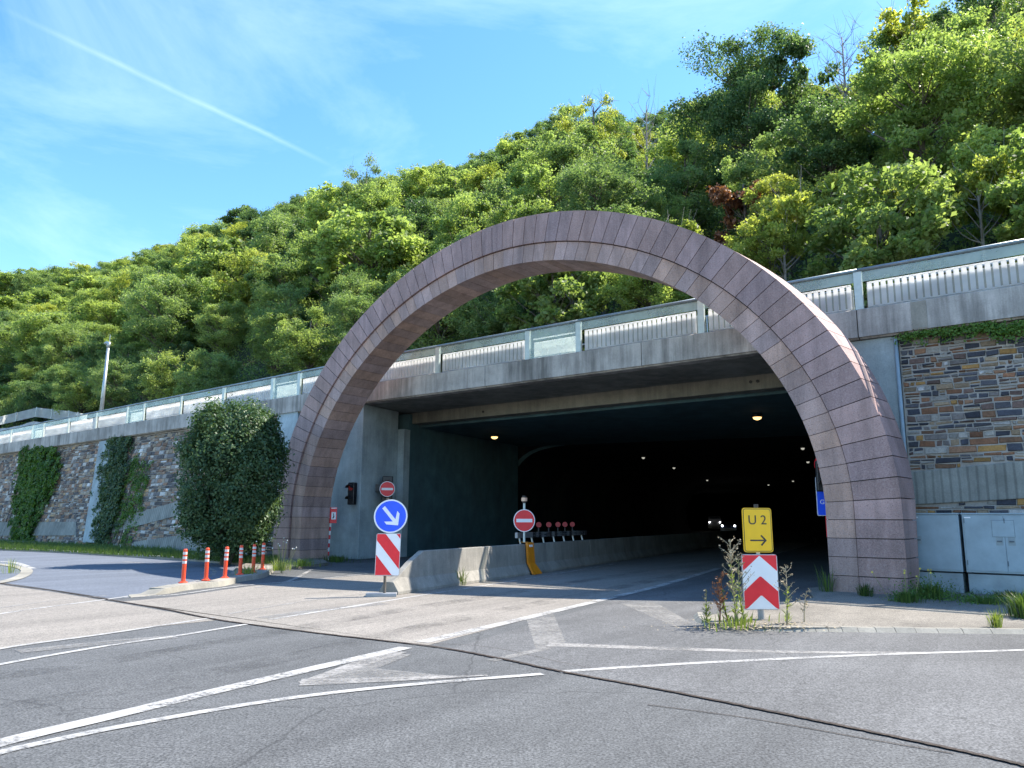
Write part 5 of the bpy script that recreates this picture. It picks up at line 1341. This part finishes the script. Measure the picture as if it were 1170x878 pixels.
# ================================================================ light, sky, camera
sun_v = Vector((0.732, 0.252, 1.0)).normalized()
el = math.asin(sun_v.z); az = math.atan2(sun_v.x, sun_v.y)
ld = bpy.data.lights.new('sun', 'SUN'); ld.energy = 3.7; ld.angle = math.radians(0.5); ld.color = (1.0, 0.93, 0.83)
lo = bpy.data.objects.new('sun', ld); COL.objects.link(lo); lo.rotation_euler = (-sun_v).to_track_quat('-Z', 'Y').to_euler()
w = bpy.data.worlds.new('World'); scene.world = w; w.use_nodes = True; nt = w.node_tree
bg = nt.nodes['Background']
sky = nt.nodes.new('ShaderNodeTexSky'); sky.sky_type = 'NISHITA'; sky.sun_disc = False; sky.sun_elevation = el; sky.sun_rotation = az
sky.air_density = 1.0; sky.dust_density = 0.25; sky.ozone_density = 1.9
tc = nt.nodes.new('ShaderNodeTexCoord'); gen = tc.outputs['Generated']
mpn = nt.nodes.new('ShaderNodeMapping'); mpn.inputs['Scale'].default_value = (1.2, 2.2, 4.0); mpn.inputs['Rotation'].default_value = (.3, .2, .5); nt.links.new(gen, mpn.inputs['Vector'])
cl = noise(nt, 1.5, 9, 0.62, mpn.outputs['Vector'], dist=.5)
clf = ramp(nt, cl, [(0.48, 0.0), (0.80, 0.2)])
# vapour trail: a thin arc across the sky dome
tA, tB = Vector(sight(-10, 3)).normalized(), Vector(sight(385, 193)).normalized(); pn = tA.cross(tB).normalized()
dt = nt.nodes.new('ShaderNodeVectorMath'); dt.operation = 'DOT_PRODUCT'; nt.links.new(gen, dt.inputs[0]); dt.inputs[1].default_value = pn
wob = noise(nt, 6, 4, .6, gen)
def mth(op, a, b=None, c=None):
    m = nt.nodes.new('ShaderNodeMath'); m.operation = op
    for i, v in enumerate((a, b, c)):
        if v is None: continue
        if isinstance(v, (int, float)): m.inputs[i].default_value = v
        else: nt.links.new(v, m.inputs[i])
    return m.outputs[0]
dd = mth('ADD', dt.outputs['Value'], mth('MULTIPLY', mth('SUBTRACT', wob, .5), .006))
core = mth('SUBTRACT', 1.0, mth('DIVIDE', mth('ABSOLUTE', dd), .0042)); core = mth('MAXIMUM', core, 0.0)
mid = (tA + tB).normalized(); dm = nt.nodes.new('ShaderNodeVectorMath'); dm.operation = 'DOT_PRODUCT'; nt.links.new(gen, dm.inputs[0]); dm.inputs[1].default_value = mid
ext = math.cos(tA.angle(tB) / 2 * 1.02); 
lim = mth('MULTIPLY', mth('SUBTRACT', dm.outputs['Value'], ext), 60.0); lim = mth('MINIMUM', mth('MAXIMUM', lim, 0.0), 1.0)
tr = mth('MULTIPLY', mth('MULTIPLY', core, lim), mth('ADD', mth('MULTIPLY', wob, .2), .0))
fac = mth('MINIMUM', mth('ADD', clf, tr), 1.0)
hs = nt.nodes.new('ShaderNodeHueSaturation'); hs.inputs['Saturation'].default_value = 1.25; hs.inputs['Value'].default_value = 0.88; nt.links.new(sky.outputs[0], hs.inputs['Color'])
skyc = mix(nt, fac, hs.outputs['Color'], (5.0, 5.9, 6.9))
nt.links.new(skyc, bg.inputs['Color']); bg.inputs['Strength'].default_value = 0.142

cam = bpy.data.cameras.new('camera'); cam.sensor_width = 36; cam.lens = 885 / 1170 * 36; cam.clip_end = 3000; cam.clip_start = .05
co = bpy.data.objects.new('camera', cam); COL.objects.link(co)
mt = Matrix.Identity(4)
for i in range(3): mt[i][0] = R_[i]; mt[i][1] = U_[i]; mt[i][2] = -F_[i]; mt[i][3] = EYE[i]
co.matrix_world = mt; scene.camera = co
scene.view_settings.view_transform = 'Standard'; scene.view_settings.look = 'None'; scene.view_settings.exposure = 1.62; scene.view_settings.gamma = 1
scene.render.engine = 'CYCLES'; scene.cycles.use_denoising = True
scene.cycles.max_bounces = 6; scene.cycles.diffuse_bounces = 3; scene.cycles.transparent_max_bounces = 12; scene.cycles.transmission_bounces = 4
for o in bpy.data.objects:
    if '_o' in o: del o['_o']
